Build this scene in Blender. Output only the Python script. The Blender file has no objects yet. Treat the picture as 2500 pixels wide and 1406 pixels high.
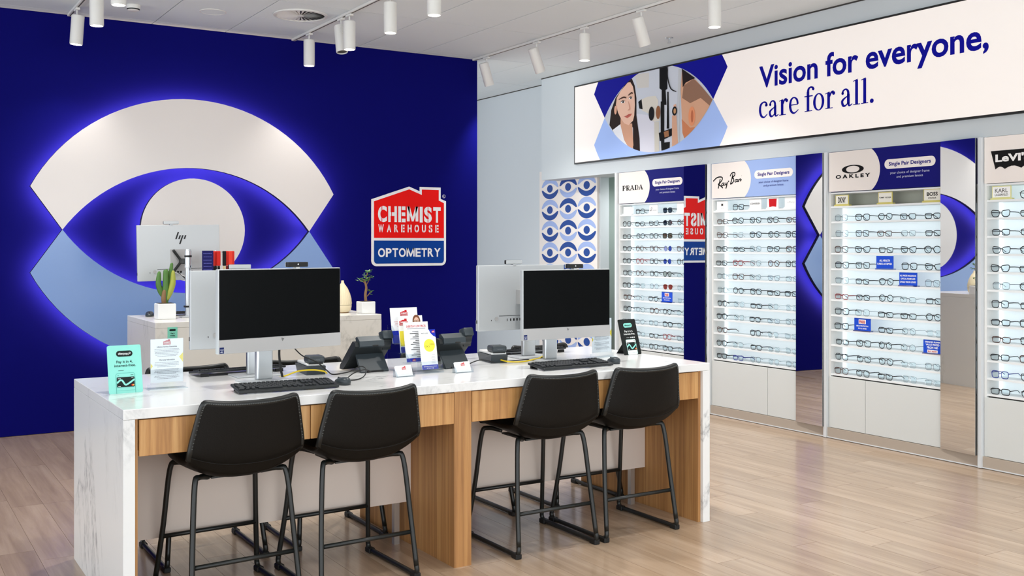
import bpy, bmesh, math, random
from mathutils import Vector, Matrix
S = bpy.context.scene
COL = S.collection
random.seed(7)
R = math.radians

# ------------------------------------------------------------------ camera, world, exposure
EYE = 1.566
cam_d = bpy.data.cameras.new('camera'); cam_o = bpy.data.objects.new('camera', cam_d); COL.objects.link(cam_o)
cam_o.location = (0, 0, EYE); cam_o.rotation_euler = (R(90), 0, R(-32.06))
cam_d.sensor_width = 36; cam_d.lens = 2523.0 / 2500 * 36; cam_d.shift_y = -103.0 / 2500
cam_d.clip_start = .05; cam_d.clip_end = 100
S.camera = cam_o
S.view_settings.view_transform = 'Standard'; S.view_settings.look = 'None'
S.view_settings.exposure = 0.52; S.view_settings.gamma = 1.0; S.view_settings.use_curve_mapping = False
wd = bpy.data.worlds.new('world'); S.world = wd; wd.use_nodes = True
bg = wd.node_tree.nodes['Background']; bg.inputs[0].default_value = (.90, .955, 1, 1); bg.inputs[1].default_value = 2.2
SPOT_W = 70.0          # power of one track spotlight

# ------------------------------------------------------------------ materials
def lin(h):
    h = h.lstrip('#'); o = []
    for i in (0, 2, 4):
        c = int(h[i:i+2], 16) / 255
        o.append(c / 12.92 if c <= .04045 else ((c + .055) / 1.055) ** 2.4)
    return (o[0], o[1], o[2], 1)
MATS = {}
def mat(name, col='#808080', rough=.5, metal=0, emit=0, spec=.5, coat=0, bump=0, bscale=200, ecol=None):
    if name in MATS: return MATS[name]
    m = bpy.data.materials.new(name); MATS[name] = m; m.use_nodes = True
    nt = m.node_tree; b = nt.nodes['Principled BSDF']
    b.inputs['Base Color'].default_value = lin(col); b.inputs['Roughness'].default_value = rough
    b.inputs['Metallic'].default_value = metal; b.inputs['Specular IOR Level'].default_value = spec
    if coat: b.inputs['Coat Weight'].default_value = coat; b.inputs['Coat Roughness'].default_value = .12
    if emit:
        b.inputs['Emission Color'].default_value = lin(ecol or col); b.inputs['Emission Strength'].default_value = emit
    if bump:
        n = nt.nodes.new('ShaderNodeTexNoise'); n.inputs['Scale'].default_value = bscale; n.inputs['Detail'].default_value = 4
        tc = nt.nodes.new('ShaderNodeTexCoord'); nt.links.new(tc.outputs['Object'], n.inputs['Vector'])
        bp = nt.nodes.new('ShaderNodeBump'); bp.inputs['Strength'].default_value = bump; bp.inputs['Distance'].default_value = .002
        nt.links.new(n.outputs['Fac'], bp.inputs['Height']); nt.links.new(bp.outputs['Normal'], b.inputs['Normal'])
    return m
def glassy(name, col='#ffffff', clear=.85, rough=.03):
    if name in MATS: return MATS[name]
    m = bpy.data.materials.new(name); MATS[name] = m; m.use_nodes = True
    nt = m.node_tree; nt.nodes.clear()
    o = nt.nodes.new('ShaderNodeOutputMaterial'); mx = nt.nodes.new('ShaderNodeMixShader'); t = nt.nodes.new('ShaderNodeBsdfTransparent')
    g = nt.nodes.new('ShaderNodeBsdfGlossy'); t.inputs[0].default_value = lin(col); g.inputs['Roughness'].default_value = rough
    mx.inputs[0].default_value = 1 - clear
    nt.links.new(t.outputs[0], mx.inputs[1]); nt.links.new(g.outputs[0], mx.inputs[2]); nt.links.new(mx.outputs[0], o.inputs[0])
    return m
def wood(name, dark, mid, light, stretch, rough=.45, coat=0, spread=.25, scale=1.0, contrast=1.0):
    m = mat(name, mid, rough, coat=coat); nt = m.node_tree; b = nt.nodes['Principled BSDF']
    tc = nt.nodes.new('ShaderNodeTexCoord'); oi = nt.nodes.new('ShaderNodeObjectInfo')
    ml = nt.nodes.new('ShaderNodeVectorMath'); ml.operation = 'SCALE'; ml.inputs[0].default_value = (13.1, 7.7, 5.3)
    nt.links.new(oi.outputs['Random'], ml.inputs['Scale'])
    ad = nt.nodes.new('ShaderNodeVectorMath'); nt.links.new(tc.outputs['Object'], ad.inputs[0]); nt.links.new(ml.outputs[0], ad.inputs[1])
    mp = nt.nodes.new('ShaderNodeMapping'); mp.inputs['Scale'].default_value = stretch; nt.links.new(ad.outputs[0], mp.inputs[0])
    n1 = nt.nodes.new('ShaderNodeTexNoise'); n1.inputs['Scale'].default_value = 2.2 * scale; n1.inputs['Detail'].default_value = 9; n1.inputs['Roughness'].default_value = .68; n1.inputs['Distortion'].default_value = .5
    nt.links.new(mp.outputs[0], n1.inputs['Vector'])
    n2 = nt.nodes.new('ShaderNodeTexNoise'); n2.inputs['Scale'].default_value = .55 * scale; n2.inputs['Detail'].default_value = 3
    nt.links.new(mp.outputs[0], n2.inputs['Vector'])
    mx = nt.nodes.new('ShaderNodeMath'); mx.operation = 'MULTIPLY_ADD'; mx.inputs[1].default_value = .62; nt.links.new(n1.outputs['Fac'], mx.inputs[0])
    sc = nt.nodes.new('ShaderNodeMath'); sc.operation = 'MULTIPLY'; sc.inputs[1].default_value = .38; nt.links.new(n2.outputs['Fac'], sc.inputs[0]); nt.links.new(sc.outputs[0], mx.inputs[2])
    rp = nt.nodes.new('ShaderNodeValToRGB'); e = rp.color_ramp.elements
    e[0].position = .5 - .18 / contrast; e[0].color = lin(dark); e[1].position = .5 + .16 / contrast; e[1].color = lin(light)
    k = rp.color_ramp.elements.new(.5); k.color = lin(mid)
    nt.links.new(mx.outputs[0], rp.inputs[0])
    hs = nt.nodes.new('ShaderNodeHueSaturation'); nt.links.new(rp.outputs[0], hs.inputs['Color'])
    mr = nt.nodes.new('ShaderNodeMapRange'); mr.inputs['To Min'].default_value = 1 - spread / 2; mr.inputs['To Max'].default_value = 1 + spread / 2
    nt.links.new(oi.outputs['Random'], mr.inputs[0]); nt.links.new(mr.outputs[0], hs.inputs['Value'])
    nt.links.new(hs.outputs[0], b.inputs['Base Color'])
    bp = nt.nodes.new('ShaderNodeBump'); bp.inputs['Strength'].default_value = .12; bp.inputs['Distance'].default_value = .002
    nt.links.new(n1.outputs['Fac'], bp.inputs['Height']); nt.links.new(bp.outputs['Normal'], b.inputs['Normal'])
    return m
def marble(name, base, vein, rough=.16, scale=1.0):
    m = mat(name, base, rough, spec=.5); nt = m.node_tree; b = nt.nodes['Principled BSDF']
    tc = nt.nodes.new('ShaderNodeTexCoord'); mp = nt.nodes.new('ShaderNodeMapping'); mp.inputs['Rotation'].default_value = (.35, .5, .5)
    mp.inputs['Scale'].default_value = (1.0, 1.0, .55); nt.links.new(tc.outputs['Object'], mp.inputs[0])
    def noise(s, d, w=0.):
        n = nt.nodes.new('ShaderNodeTexNoise'); n.inputs['Scale'].default_value = s * scale; n.inputs['Detail'].default_value = d; n.inputs['Distortion'].default_value = w
        n.inputs['Roughness'].default_value = .62; nt.links.new(mp.outputs[0], n.inputs['Vector']); return n
    def math_(op, a, v):
        k = nt.nodes.new('ShaderNodeMath'); k.operation = op; nt.links.new(a, k.inputs[0])
        if isinstance(v, (int, float)): k.inputs[1].default_value = v
        else: nt.links.new(v, k.inputs[1])
        return k.outputs[0]
    a = noise(1.1, 10, .8); v = math_('ABSOLUTE', math_('SUBTRACT', a.outputs['Fac'], .5), 0)
    r1 = nt.nodes.new('ShaderNodeMapRange'); r1.inputs['From Min'].default_value = .0; r1.inputs['From Max'].default_value = .028
    r1.inputs['To Min'].default_value = 1; r1.inputs['To Max'].default_value = 0; nt.links.new(v, r1.inputs[0])
    c = noise(1.7, 2); r2 = nt.nodes.new('ShaderNodeMapRange'); r2.inputs['From Min'].default_value = .5; r2.inputs['From Max'].default_value = .68; nt.links.new(c.outputs['Fac'], r2.inputs[0])
    d = noise(38, 3); r3 = nt.nodes.new('ShaderNodeMapRange'); r3.inputs['From Min'].default_value = .42; r3.inputs['From Max'].default_value = .6; nt.links.new(d.outputs['Fac'], r3.inputs[0])
    f = math_('MULTIPLY', math_('MULTIPLY', r1.outputs[0], r2.outputs[0]), math_('ADD', math_('MULTIPLY', r3.outputs[0], .7), .15))
    mx = nt.nodes.new('ShaderNodeMix'); mx.data_type = 'RGBA'; nt.links.new(f, mx.inputs['Factor']); mx.inputs['A'].default_value = lin(base); mx.inputs['B'].default_value = lin(vein)
    nt.links.new(mx.outputs['Result'], b.inputs['Base Color'])
    return m
NAVY = '#05056c'; CREAM = '#f5ece6'; PALE = '#93aee6'
m_blue = mat('blue_wall_paint', '#0e0e64', .65, spec=.02)
m_grey = mat('pale_grey_paint', '#c9d0d4', .6, bump=.05)
m_ceil = mat('ceiling_tile_white', '#e3eaec', .85, bump=.1, bscale=90)
m_grid = mat('ceiling_grid_shadow', '#45443f', .8)
m_floor = wood('oak_vinyl_plank', '#8d755c', '#ab927a', '#c2ab94', (9, .55, 9), rough=.35, coat=.4, spread=.12, contrast=.8)
m_oak = wood('oak_veneer', '#8f5f34', '#bb8850', '#d3a46a', (19, 19, .6), rough=.45, spread=.08, contrast=1.05)
m_oakd = wood('oak_veneer_panel', '#835831', '#ae7c49', '#c5955d', (22, 22, .4), rough=.5, spread=.06, contrast=1.05)
m_marble = marble('white_stone', '#ebebea', '#9b9da0')
m_beige = mat('beige_laminate', '#d9cabf', .5)
m_leather = mat('black_leather', '#0c0906', .5, spec=.2, bump=.25, bscale=260)
m_leather2 = mat('black_leather_trim', '#111312', .4, spec=.5)
m_blk = mat('black_powder_coat', '#141716', .38, spec=.5)
m_rub = mat('black_rubber', '#0c0c0c', .6)
m_plast = mat('black_plastic', '#1b1f21', .4, spec=.5)
m_plast2 = mat('charcoal_plastic', '#31393e', .38, spec=.5)
m_key = mat('keycap_plastic', '#24272a', .45)
m_silver = mat('silver_plastic', '#c3c6c8', .38, metal=.15)
m_silver2 = mat('silver_chin', '#b3b1b0', .45, metal=.1)
m_alu = mat('brushed_aluminium', '#c9ccce', .28, metal=.85)
m_chrome = mat('polished_chrome', '#d5d7d8', .12, metal=1)
m_scr = mat('screen_glass', '#020202', .1, spec=.12)
m_white = mat('white_laminate', '#e8e8e6', .45)
m_door = mat('warm_white_laminate', '#d6d9d7', .5)
m_plinth = mat('taupe_plinth', '#b3a698', .5)
m_frame = mat('white_aluminium', '#dfe3e6', .4, metal=.1)
m_track = mat('white_track', '#e4e3df', .45)
m_led = mat('white_led', '#ffffff', .5, emit=52, ecol='#ffdcc0')
m_lamp = mat('lamp_lens', '#ffffff', .5, emit=14, ecol='#fff4e4')
m_shelfback = mat('backlit_opal_panel', '#eef5f7', .5, emit=.26, ecol='#dceef5')
m_shelf = mat('white_shelf_board', '#eef1f2', .4)
m_mirror = mat('mirror_silver', '#f2f5f6', .01, metal=1)
m_black = mat('matt_black', '#090909', .5)
m_acr = glassy('clear_acrylic', '#f6f9fb', .94)
m_acre = mat('acrylic_edge', '#c9d2d6', .2)
m_paper = mat('white_paper', '#f6f6f6', .6)
m_pot = mat('white_ceramic', '#eeeeec', .4)
def ink(h, e=0):
    return mat('ink_' + h.strip('#') + ('_lit' if e else ''), h, .55, emit=e, spec=.2)

# ------------------------------------------------------------------ mesh builder
def cat(pts, n=6, closed=False):
    P = [Vector(p) for p in pts]; L = len(P); out = []
    for i in range(L if closed else L - 1):
        if closed: a, b, c, d = P[i-1], P[i], P[(i+1) % L], P[(i+2) % L]
        else: a, b, c, d = P[max(i-1, 0)], P[i], P[i+1], P[min(i+2, L-1)]
        for k in range(n):
            t = k / n
            out.append(.5 * ((2*b) + (c-a)*t + (2*a-5*b+4*c-d)*t*t + (3*b-a-3*c+d)*t**3))
    if not closed: out.append(P[-1])
    return out
def arc(cx, cy, rx, ry, a0, a1, n=24):
    return [(cx + rx*math.cos(R(a0+(a1-a0)*i/n)), cy + ry*math.sin(R(a0+(a1-a0)*i/n))) for i in range(n+1)]
def circ(cx, cy, rx, ry=None, n=40):
    return arc(cx, cy, rx, ry or rx, 0, 360, n)[:-1]
def rrect(u0, u1, v0, v1, r, n=6):
    return (arc(u1-r, v1-r, r, r, 0, 90, n) + arc(u0+r, v1-r, r, r, 90, 180, n) + arc(u0+r, v0+r, r, r, 180, 270, n) + arc(u1-r, v0+r, r, r, 270, 360, n))
FONT = {}
def glyphs(s, bold):
    k = (s, bold)
    if k not in FONT:
        cu = bpy.data.curves.new('lettering_curve', 'FONT'); cu.body = s; cu.offset = bold; cu.resolution_u = 4
        o = bpy.data.objects.new('lettering_curve', cu); me = o.to_mesh()
        FONT[k] = ([(v.co.x, v.co.y) for v in me.vertices], [tuple(p.vertices) for p in me.polygons])
        o.to_mesh_clear(); bpy.data.objects.remove(o); bpy.data.curves.remove(cu)
    return FONT[k]
EPS = .0006
class MB:
    def __init__(s, fr=None):
        s.v = []; s.f = []; s.m = []; s.fr = fr or ((0, 0, 0), (1, 0, 0), (0, 0, 1), (0, -1, 0)); s.mi = 0
    def add(s, vs, fs, mi=None):
        o = len(s.v); s.v += [tuple(v) for v in vs]; s.f += [tuple(i + o for i in f) for f in fs]; s.m += [s.mi if mi is None else mi] * len(fs); return s
    def box(s, x0, x1, y0, y1, z0, z1, b=0, seg=2, mi=None):
        if b <= 0:
            return s.add([(x, y, z) for x in (x0, x1) for y in (y0, y1) for z in (z0, z1)], [(0, 1, 3, 2), (4, 6, 7, 5), (0, 4, 5, 1), (2, 3, 7, 6), (0, 2, 6, 4), (1, 5, 7, 3)], mi)
        bm = bmesh.new(); bmesh.ops.create_cube(bm, size=1)
        for v in bm.verts: v.co = Vector(((x0+x1)/2 + v.co.x*(x1-x0), (y0+y1)/2 + v.co.y*(y1-y0), (z0+z1)/2 + v.co.z*(z1-z0)))
        bmesh.ops.bevel(bm, geom=bm.edges[:], offset=b, segments=seg, affect='EDGES', profile=.5)
        bm.verts.index_update(); s.add([v.co[:] for v in bm.verts], [[v.index for v in f.verts] for f in bm.faces], mi); bm.free(); return s
    def p(s, u, v, l=0):
        O, U, V, N = s.fr; return tuple(O[i] + U[i]*u + V[i]*v + N[i]*l for i in range(3))
    def poly(s, pts, l=1, mi=None):                      # flat print polygon in the frame
        return s.add([s.p(u, v, l*EPS) for u, v in pts], [tuple(range(len(pts)))], mi) if len(pts) > 2 else s
    def rect(s, u0, u1, v0, v1, l=1, mi=None): return s.poly([(u0, v0), (u1, v0), (u1, v1), (u0, v1)], l, mi)
    def prism(s, pts, d0, d1, mi=None, side=None):       # solid plate in the frame, from depth d0 to d1 along the normal
        n = len(pts); s.add([s.p(u, v, d1) for u, v in pts], [tuple(range(n))], mi)
        s.add([s.p(u, v, d0) for u, v in pts], [tuple(reversed(range(n)))], mi if side is None else side)
        s.add([s.p(u, v, d1) for u, v in pts] + [s.p(u, v, d0) for u, v in pts], [(i, i+n, (i+1) % n + n, (i+1) % n) for i in range(n)], mi if side is None else side); return s
    def ribbon(s, pts, w, l=1, mi=None, smooth=0):
        P = [Vector((p[0], p[1], 0)) for p in pts]; W = list(w) if hasattr(w, '__len__') else [w] * len(P)
        if smooth:
            P2 = cat(P, smooth); W = [W[min(int(i/smooth), len(W)-1)] * (1 - (i % smooth)/smooth) + W[min(int(i/smooth)+1, len(W)-1)] * (i % smooth)/smooth for i in range(len(P2))]; P = P2
        A = []; B = []
        for i in range(len(P)):
            t = (P[min(i+1, len(P)-1)] - P[max(i-1, 0)]); t.normalize(); n = Vector((-t.y, t.x, 0)) * W[i] / 2
            A.append(P[i] + n); B.append(P[i] - n)
        n = len(P); return s.add([s.p(q.x, q.y, l*EPS) for q in A + B], [(i+n, i+n+1, i+1, i) for i in range(n-1)], mi)
    def ring(s, cx, cy, ro, ri, l=1, mi=None, n=36):
        o = circ(cx, cy, *ro, n=n); i_ = circ(cx, cy, *ri, n=n)
        return s.add([s.p(u, v, l*EPS) for u, v in o + i_], [(k, (k+1) % n, (k+1) % n + n, k + n) for k in range(n)], mi)
    def text(s, t, u0, base, cap, u1=None, align='L', bold=0., l=2, mi=None, shear=0., slope=0.):
        vs, fs = glyphs(t, bold)
        if not vs: return s
        x0 = min(v[0] for v in vs); x1 = max(v[0] for v in vs); k = cap / .73; kx = k if u1 is None else (u1-u0) / (x1-x0)
        off = u0 - x0*kx if align == 'L' or u1 is not None else u0 - (x0+x1)/2*kx if align == 'C' else u0 - x1*kx
        return s.add([s.p(off + x*kx + y*k*shear, base + y*k + (off + x*kx - u0)*slope, l*EPS) for x, y in vs], fs, mi)
    def tube(s, pts, r, n=8, closed=False, cap=True, mi=None):
        P = [Vector(p) for p in pts]; L = len(P); rr = list(r) if hasattr(r, '__len__') else [r]*L; vs = []; up = Vector((0, 0, 1)); prev = None
        for i in range(L):
            t = (P[(i+1) % L] - P[i-1]) if closed else (P[min(i+1, L-1)] - P[max(i-1, 0)])
            t.normalize()
            if prev is None: a = t.cross(up if abs(t.z) < .9 else Vector((1, 0, 0)))
            else: a = prev - t * prev.dot(t)
            a.normalize(); prev = a; b = t.cross(a)
            vs += [P[i] + (a*math.cos(2*math.pi*k/n) + b*math.sin(2*math.pi*k/n)) * rr[i] for k in range(n)]
        fs = [(i*n+k, i*n+(k+1) % n, ((i+1) % L)*n+(k+1) % n, ((i+1) % L)*n+k) for i in range(L if closed else L-1) for k in range(n)]
        if cap and not closed: fs += [tuple(reversed(range(n))), tuple(range((L-1)*n, L*n))]
        return s.add(vs, fs, mi)
    def lathe(s, prof, n=24, c=(0, 0, 0), mi=None, capb=True, capt=True):
        L = len(prof); vs = [(c[0]+r*math.cos(2*math.pi*k/n), c[1]+r*math.sin(2*math.pi*k/n), c[2]+z) for r, z in prof for k in range(n)]
        fs = [(i*n+k, i*n+(k+1) % n, (i+1)*n+(k+1) % n, (i+1)*n+k) for i in range(L-1) for k in range(n)]
        if capb: fs.append(tuple(reversed(range(n))))
        if capt: fs.append(tuple(range((L-1)*n, L*n)))
        return s.add(vs, fs, mi)
    def xf(s, M): s.v = [tuple(M @ Vector(v)) for v in s.v]; return s
    def mesh(s, name, mats, smooth=False):
        me = bpy.data.meshes.new(name); me.from_pydata(s.v, [], s.f)
        for m in (mats if isinstance(mats, (list, tuple)) else [mats]): me.materials.append(m)
        me.polygons.foreach_set('material_index', s.m)
        if smooth: me.polygons.foreach_set('use_smooth', [True] * len(s.f))
        me.update(); return me
    def build(s, name, mats, parent=None, smooth=False):
        return link(name, s.mesh(name, mats, smooth), parent)
def link(name, data, parent=None, loc=None, rot=None):
    o = bpy.data.objects.new(name, data); COL.objects.link(o)
    if parent: o.parent = parent
    if loc: o.location = loc
    if rot: o.rotation_euler = rot
    return o
def tag(o, label, cat_, group=None):
    o['label'] = label; o['category'] = cat_
    if group: o['group'] = group
    return o
def thing(name, label, cat_, loc=(0, 0, 0), rz=0, rx=0, group=None):
    o = bpy.data.objects.new(name, None); o.empty_display_size = .05; COL.objects.link(o); o.location = loc; o.rotation_euler = (rx, 0, rz)
    return tag(o, label, cat_, group)
def struct(o): o['kind'] = 'structure'; return o
def smooth_angle(o, ang=40):
    o.data.polygons.foreach_set('use_smooth', [True]*len(o.data.polygons)); o.data.set_sharp_from_angle(angle=R(ang))
    return o
def copy_thing(root, loc, rz=None, label=None):
    r = root.copy(); COL.objects.link(r); r.location = loc
    if rz is not None: r.rotation_euler = (root.rotation_euler[0], 0, rz)
    if label: r['label'] = label
    for ch in list(root.children):
        c = ch.copy(); COL.objects.link(c); c.parent = r
        for g in list(ch.children):
            d = g.copy(); COL.objects.link(d); d.parent = c
    return r
def clip(poly, lens):                                    # Sutherland-Hodgman against a convex CCW polygon
    out = list(poly)
    for i in range(len(lens)):
        a, b = lens[i], lens[(i+1) % len(lens)]; inp, out = out, []
        side = lambda q: (b[0]-a[0])*(q[1]-a[1]) - (b[1]-a[1])*(q[0]-a[0])
        for j in range(len(inp)):
            p, q = inp[j-1], inp[j]; sp, sq = side(p), side(q)
            if (sp >= 0) != (sq >= 0):
                t = sp/(sp-sq); out.append((p[0]+(q[0]-p[0])*t, p[1]+(q[1]-p[1])*t))
            if sq >= 0: out.append(q)
        if not out: break
    return out

def letter_parts(b, name, m_, parent):
    # one object for each letter of a line of lettering
    par = list(range(len(b.v)))
    def find(i):
        while par[i] != i: par[i] = par[par[i]]; i = par[i]
        return i
    for f in b.f:
        for i in f[1:]: par[find(i)] = find(f[0])
    U = b.fr[1]; uu = [sum(v[k]*U[k] for k in range(3)) for v in b.v]; isl = {}
    for fi, f in enumerate(b.f): isl.setdefault(find(f[0]), []).append(fi)
    G = sorted([min(uu[i] for f in fs_ for i in b.f[f]), max(uu[i] for f in fs_ for i in b.f[f]), fs_] for fs_ in isl.values()); out = []
    for g in G:
        if out and min(out[-1][1], g[1]) - g[0] > .35*min(out[-1][1]-out[-1][0], g[1]-g[0]): out[-1][1] = max(out[-1][1], g[1]); out[-1][2] = out[-1][2] + g[2]
        else: out.append(g)
    for g in out:
        c = MB(); ids = {}
        for fi in g[2]:
            for i in b.f[fi]:
                if i not in ids: ids[i] = len(c.v); c.v.append(b.v[i])
            c.f.append(tuple(ids[i] for i in b.f[fi])); c.m.append(0)
        c.build(name, m_, parent)
    return [(g[0], g[1]) for g in out]

# ------------------------------------------------------------------ the room
CEIL = 3.516; WY = 9.39; SX = 6.69; WX = 6.95
o = struct(MB().box(-5, 9, -3, 13.2, -.12, -.004).build('floor', m_floor)); FLOOR = o
pl = MB().box(-.0875, .0875, -.61, .61, -.004, 0).mesh('plank', m_floor)
pls = MB().box(-.0875, .0875, -.303, .303, -.004, 0).mesh('plank', m_floor)
for i in range(37):
    x = .30 + i*.1765
    if x > 6.62: break
    off = random.choice((0, .41, .82, .2, .62))
    for j in range(-1, 7):
        y = 2.55 + off + j*1.222
        if y < 1.9 or y - .61 > WY: continue
        if y + .61 > WY:
            if y > WY - .32: continue
            link('plank', pls, FLOOR, (x, y - .307, 0)); continue
        link('plank', pl, FLOOR, (x, y, 0))
wb = struct(MB().box(-5, 5.45, WY, WY+.12, 0, CEIL).build('wall_back', m_blue))
struct(MB().box(5.44, WX+.12, 13.0, 13.12, 0, CEIL).build('wall_corridor', m_grey))
# right wall with the doorway beyond the displays (Y 8.68 - 9.24)
wr = MB().box(WX, WX+.12, 9.24, 13.0, 0, CEIL).box(WX, WX+.12, -3, 8.68, 0, CEIL).box(WX, WX+.12, 8.68, 9.24, 2.33, CEIL)
struct(wr.build('wall_right', m_grey))
struct(MB().box(SX, WX, 2.9, 10.03, 2.33, CEIL).build('wall_bulkhead', m_grey))
struct(MB().box(SX-.004, SX, 2.9, 10.034, CEIL-.012, CEIL).build('shadow_line_1', mat('shadow_gap', '#3b3936', .7)))  # dark strip painted in for the shadow line between bulkhead and ceiling
struct(MB().box(WX-.006, WX, 10.04, 13.0, CEIL-.01, CEIL).build('shadow_line_2', mat('shadow_gap', '#3b3936', .7)))  # same painted shadow line along the right wall top
m_gg = mat('grey_green_paint', '#9fada8', .6)
for q in ((8.0, 8.1, 8.0, 9.6, 0, 2.5), (WX+.12, 8.0, 9.5, 9.6, 0, 2.5), (WX+.12, 8.0, 8.0, 8.1, 0, 2.5), (WX+.12, 8.1, 8.0, 9.6, 2.5, 2.6)):
    struct(MB().box(*q).build('wall_side_room' if q[4] == 0 else 'ceiling_side_room', m_gg))
# ceiling
struct(MB().box(-5, 9, -3, 13.2, CEIL+.012, CEIL+.12).build('ceiling', m_grid)); CL = bpy.data.objects['ceiling']
TX, TY = .65, 1.3
xs = [2.14 + TX*k for k in range(-6, 8)]; ys = [-1.14 + TY*k for k in range(0, 11)]
big = MB().box(.004, TX-.004, .004, TY-.004, CEIL, CEIL+.012).mesh('ceiling_tile', m_ceil)
half = MB().box(.004, TX-.004, .004, TY/2-.004, CEIL, CEIL+.012).mesh('ceiling_tile', m_ceil)
strip = MB().box(.004, TX-.004, .004, .125, CEIL, CEIL+.012).mesh('ceiling_tile', m_ceil)
edge = MB().box(.003, .30, .003, TY-.003, CEIL, CEIL+.012).mesh('ceiling_tile', m_ceil)
edge2 = MB().box(.004, .256, .004, TY-.004, CEIL, CEIL+.012).mesh('ceiling_tile', m_ceil); edge3 = MB().box(.004, .256, .004, .526, CEIL, CEIL+.012).mesh('ceiling_tile', m_ceil)
for x in xs:
    for y in ys:
        if y > 9.2 and x < 5.2:
            if y < 9.3: link('ceiling_tile', strip, CL, (x, y, 0))
            continue
        if y > 13: continue
        if x > 6.65:
            if y > 9.2: link('ceiling_tile', edge2 if y > 10 else edge3, CL, (x, y if y > 10 else 10.03, 0))
            continue
        if abs(x-2.79) < .02 and abs(y-8.01) < .2:
            link('ceiling_tile', half, CL, (x, y, 0)); link('ceiling_tile', half, CL, (x, y+TY/2, 0)); continue
        m_ = edge if x > 6.3 and y < 9.4 else big
        link('ceiling_tile', m_, CL, (x, y, 0))

# ------------------------------------------------------------------ glowing eye on the blue wall
EC = (2.46, 1.70)
def eye_up(k=1.0, n=36):
    # outer arc from left tip to right tip, down the tangent to the crossing, back over the inner arc
    out = arc(0, -.323*k, 1.48*k, 1.48*k, 180-27.2, 27.2, n)
    a = math.degrees(math.atan2(.767, 1.073))
    inn = arc(0, -.767*k, 1.319*k, 1.319*k, a, 180-a, n)
    return out + inn
sh = lambda pts, s=1: [(EC[0]+u, EC[1]+v*s) for u, v in pts]
eye = thing('eye_wall_sign', 'giant white and pale-blue eye emblem standing off the navy wall with a glow behind', 'wall sign', (0, 0, 0))
m_eyew = mat('sign_white_acrylic', '#e9e1dc', .22, spec=.5); m_eyeb = mat('sign_pale_blue_acrylic', '#86a5da', .22, spec=.5); m_edge = mat('sign_dark_return', '#2c2a28', .5)
fw = ((0, WY, 0), (1, 0, 0), (0, 0, 1), (0, -1, 0))
up = eye_up()
MB(fw).prism(sh(up), .115, .165, 0, 1).build('upper_band', [m_eyew, m_edge], eye)
MB(fw).prism(list(reversed(sh(up, -1))), .115, .165, 0, 1).build('lower_band', [m_eyeb, m_edge], eye)
MB(fw).prism(circ(EC[0]+.005, EC[1]+.005, .455, n=64), .115, .165, 0, 1).build('pupil', [m_eyew, m_edge], eye)
EB = .115                                                 # gap between wall and emblem
def ledline(pts):                                        # flat strip stuck on the emblem's back, shining at the wall
    MB(((0, WY-EB+.0015, 0), (1, 0, 0), (0, 0, 1), (0, 1, 0))).ribbon(pts, .03, 0).build('led_strip', m_led, eye)
for s_ in (1, -1):
    ledline(sh(arc(0, -.323, 1.445, 1.445, 180-28.5, 28.5, 36), s_)); ledline(sh(arc(0, -.767, 1.352, 1.352, 39, 141, 30), s_))
    for q in (-1, 1): ledline(sh([(q*1.262, .335), (q*1.075, .065)], s_))
ledline(circ(EC[0], EC[1], .42, n=40) + circ(EC[0], EC[1], .42, n=40)[:1])

# ------------------------------------------------------------------ shop logo on the blue wall
lg = thing('logo_wall_sign', 'red and blue house-shaped shop logo plate with white lettering on the navy wall', 'wall sign')
L0, L1 = 4.239, 5.072
outl = [(L0, 2.026)] + [(4.651, 2.163), (4.771, 2.118), (4.771, 2.163), (5.01, 2.163), (5.01, 2.047), (L1, 2.024)] + arc(L1-.055, 1.364+.055, .055, .055, 0, -90, 6) + arc(L0+.055, 1.364+.055, .055, .055, 270, 180, 6)
MB(fw).prism(list(reversed(outl)), .002, .012).build('backing_plate', mat('sign_white', '#f4f4f6', .4), lg)
m_red = mat('sign_red', '#f01511', .5, spec=.1); m_mid = mat('sign_royal_blue', '#063f96', .5, spec=.1)
red = [(L0+.025, 2.006), (4.651, 2.135), (4.793, 2.082), (4.793, 2.137), (4.987, 2.137), (4.987, 2.030), (L1-.025, 2.004), (L1-.025, 1.645), (L0+.025, 1.645)]
FL = ((0, WY-.0121, 0), (1, 0, 0), (0, 0, 1), (0, -1, 0))
MB(FL).poly(list(reversed(red)), 2).build('red_field', m_red, lg)
MB(FL).poly(list(reversed([(L0+.025, 1.618), (L1-.025, 1.618)] + arc(L1-.055, 1.424, .03, .035, 0, -90, 5) + arc(L0+.055, 1.424, .03, .035, 270, 180, 5))), 2).build('blue_field', m_mid, lg)
m_sw = mat('sign_white', '#f4f4f6')
WT = {'C': 1.0, 'H': .98, 'E': .84, 'M': 1.32, 'I': .36, 'S': .92, 'T': .9, 'W': 1.3, 'A': 1.05, 'R': .95, 'O': 1.1, 'U': .98, 'P': .9, 'Y': 1.05}
CUT = {'C': .44, 'H': .38, 'E': .42, 'S': .5, 'W': .5, 'A': .5, 'R': .42, 'O': .5, 'U': .5}
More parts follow.
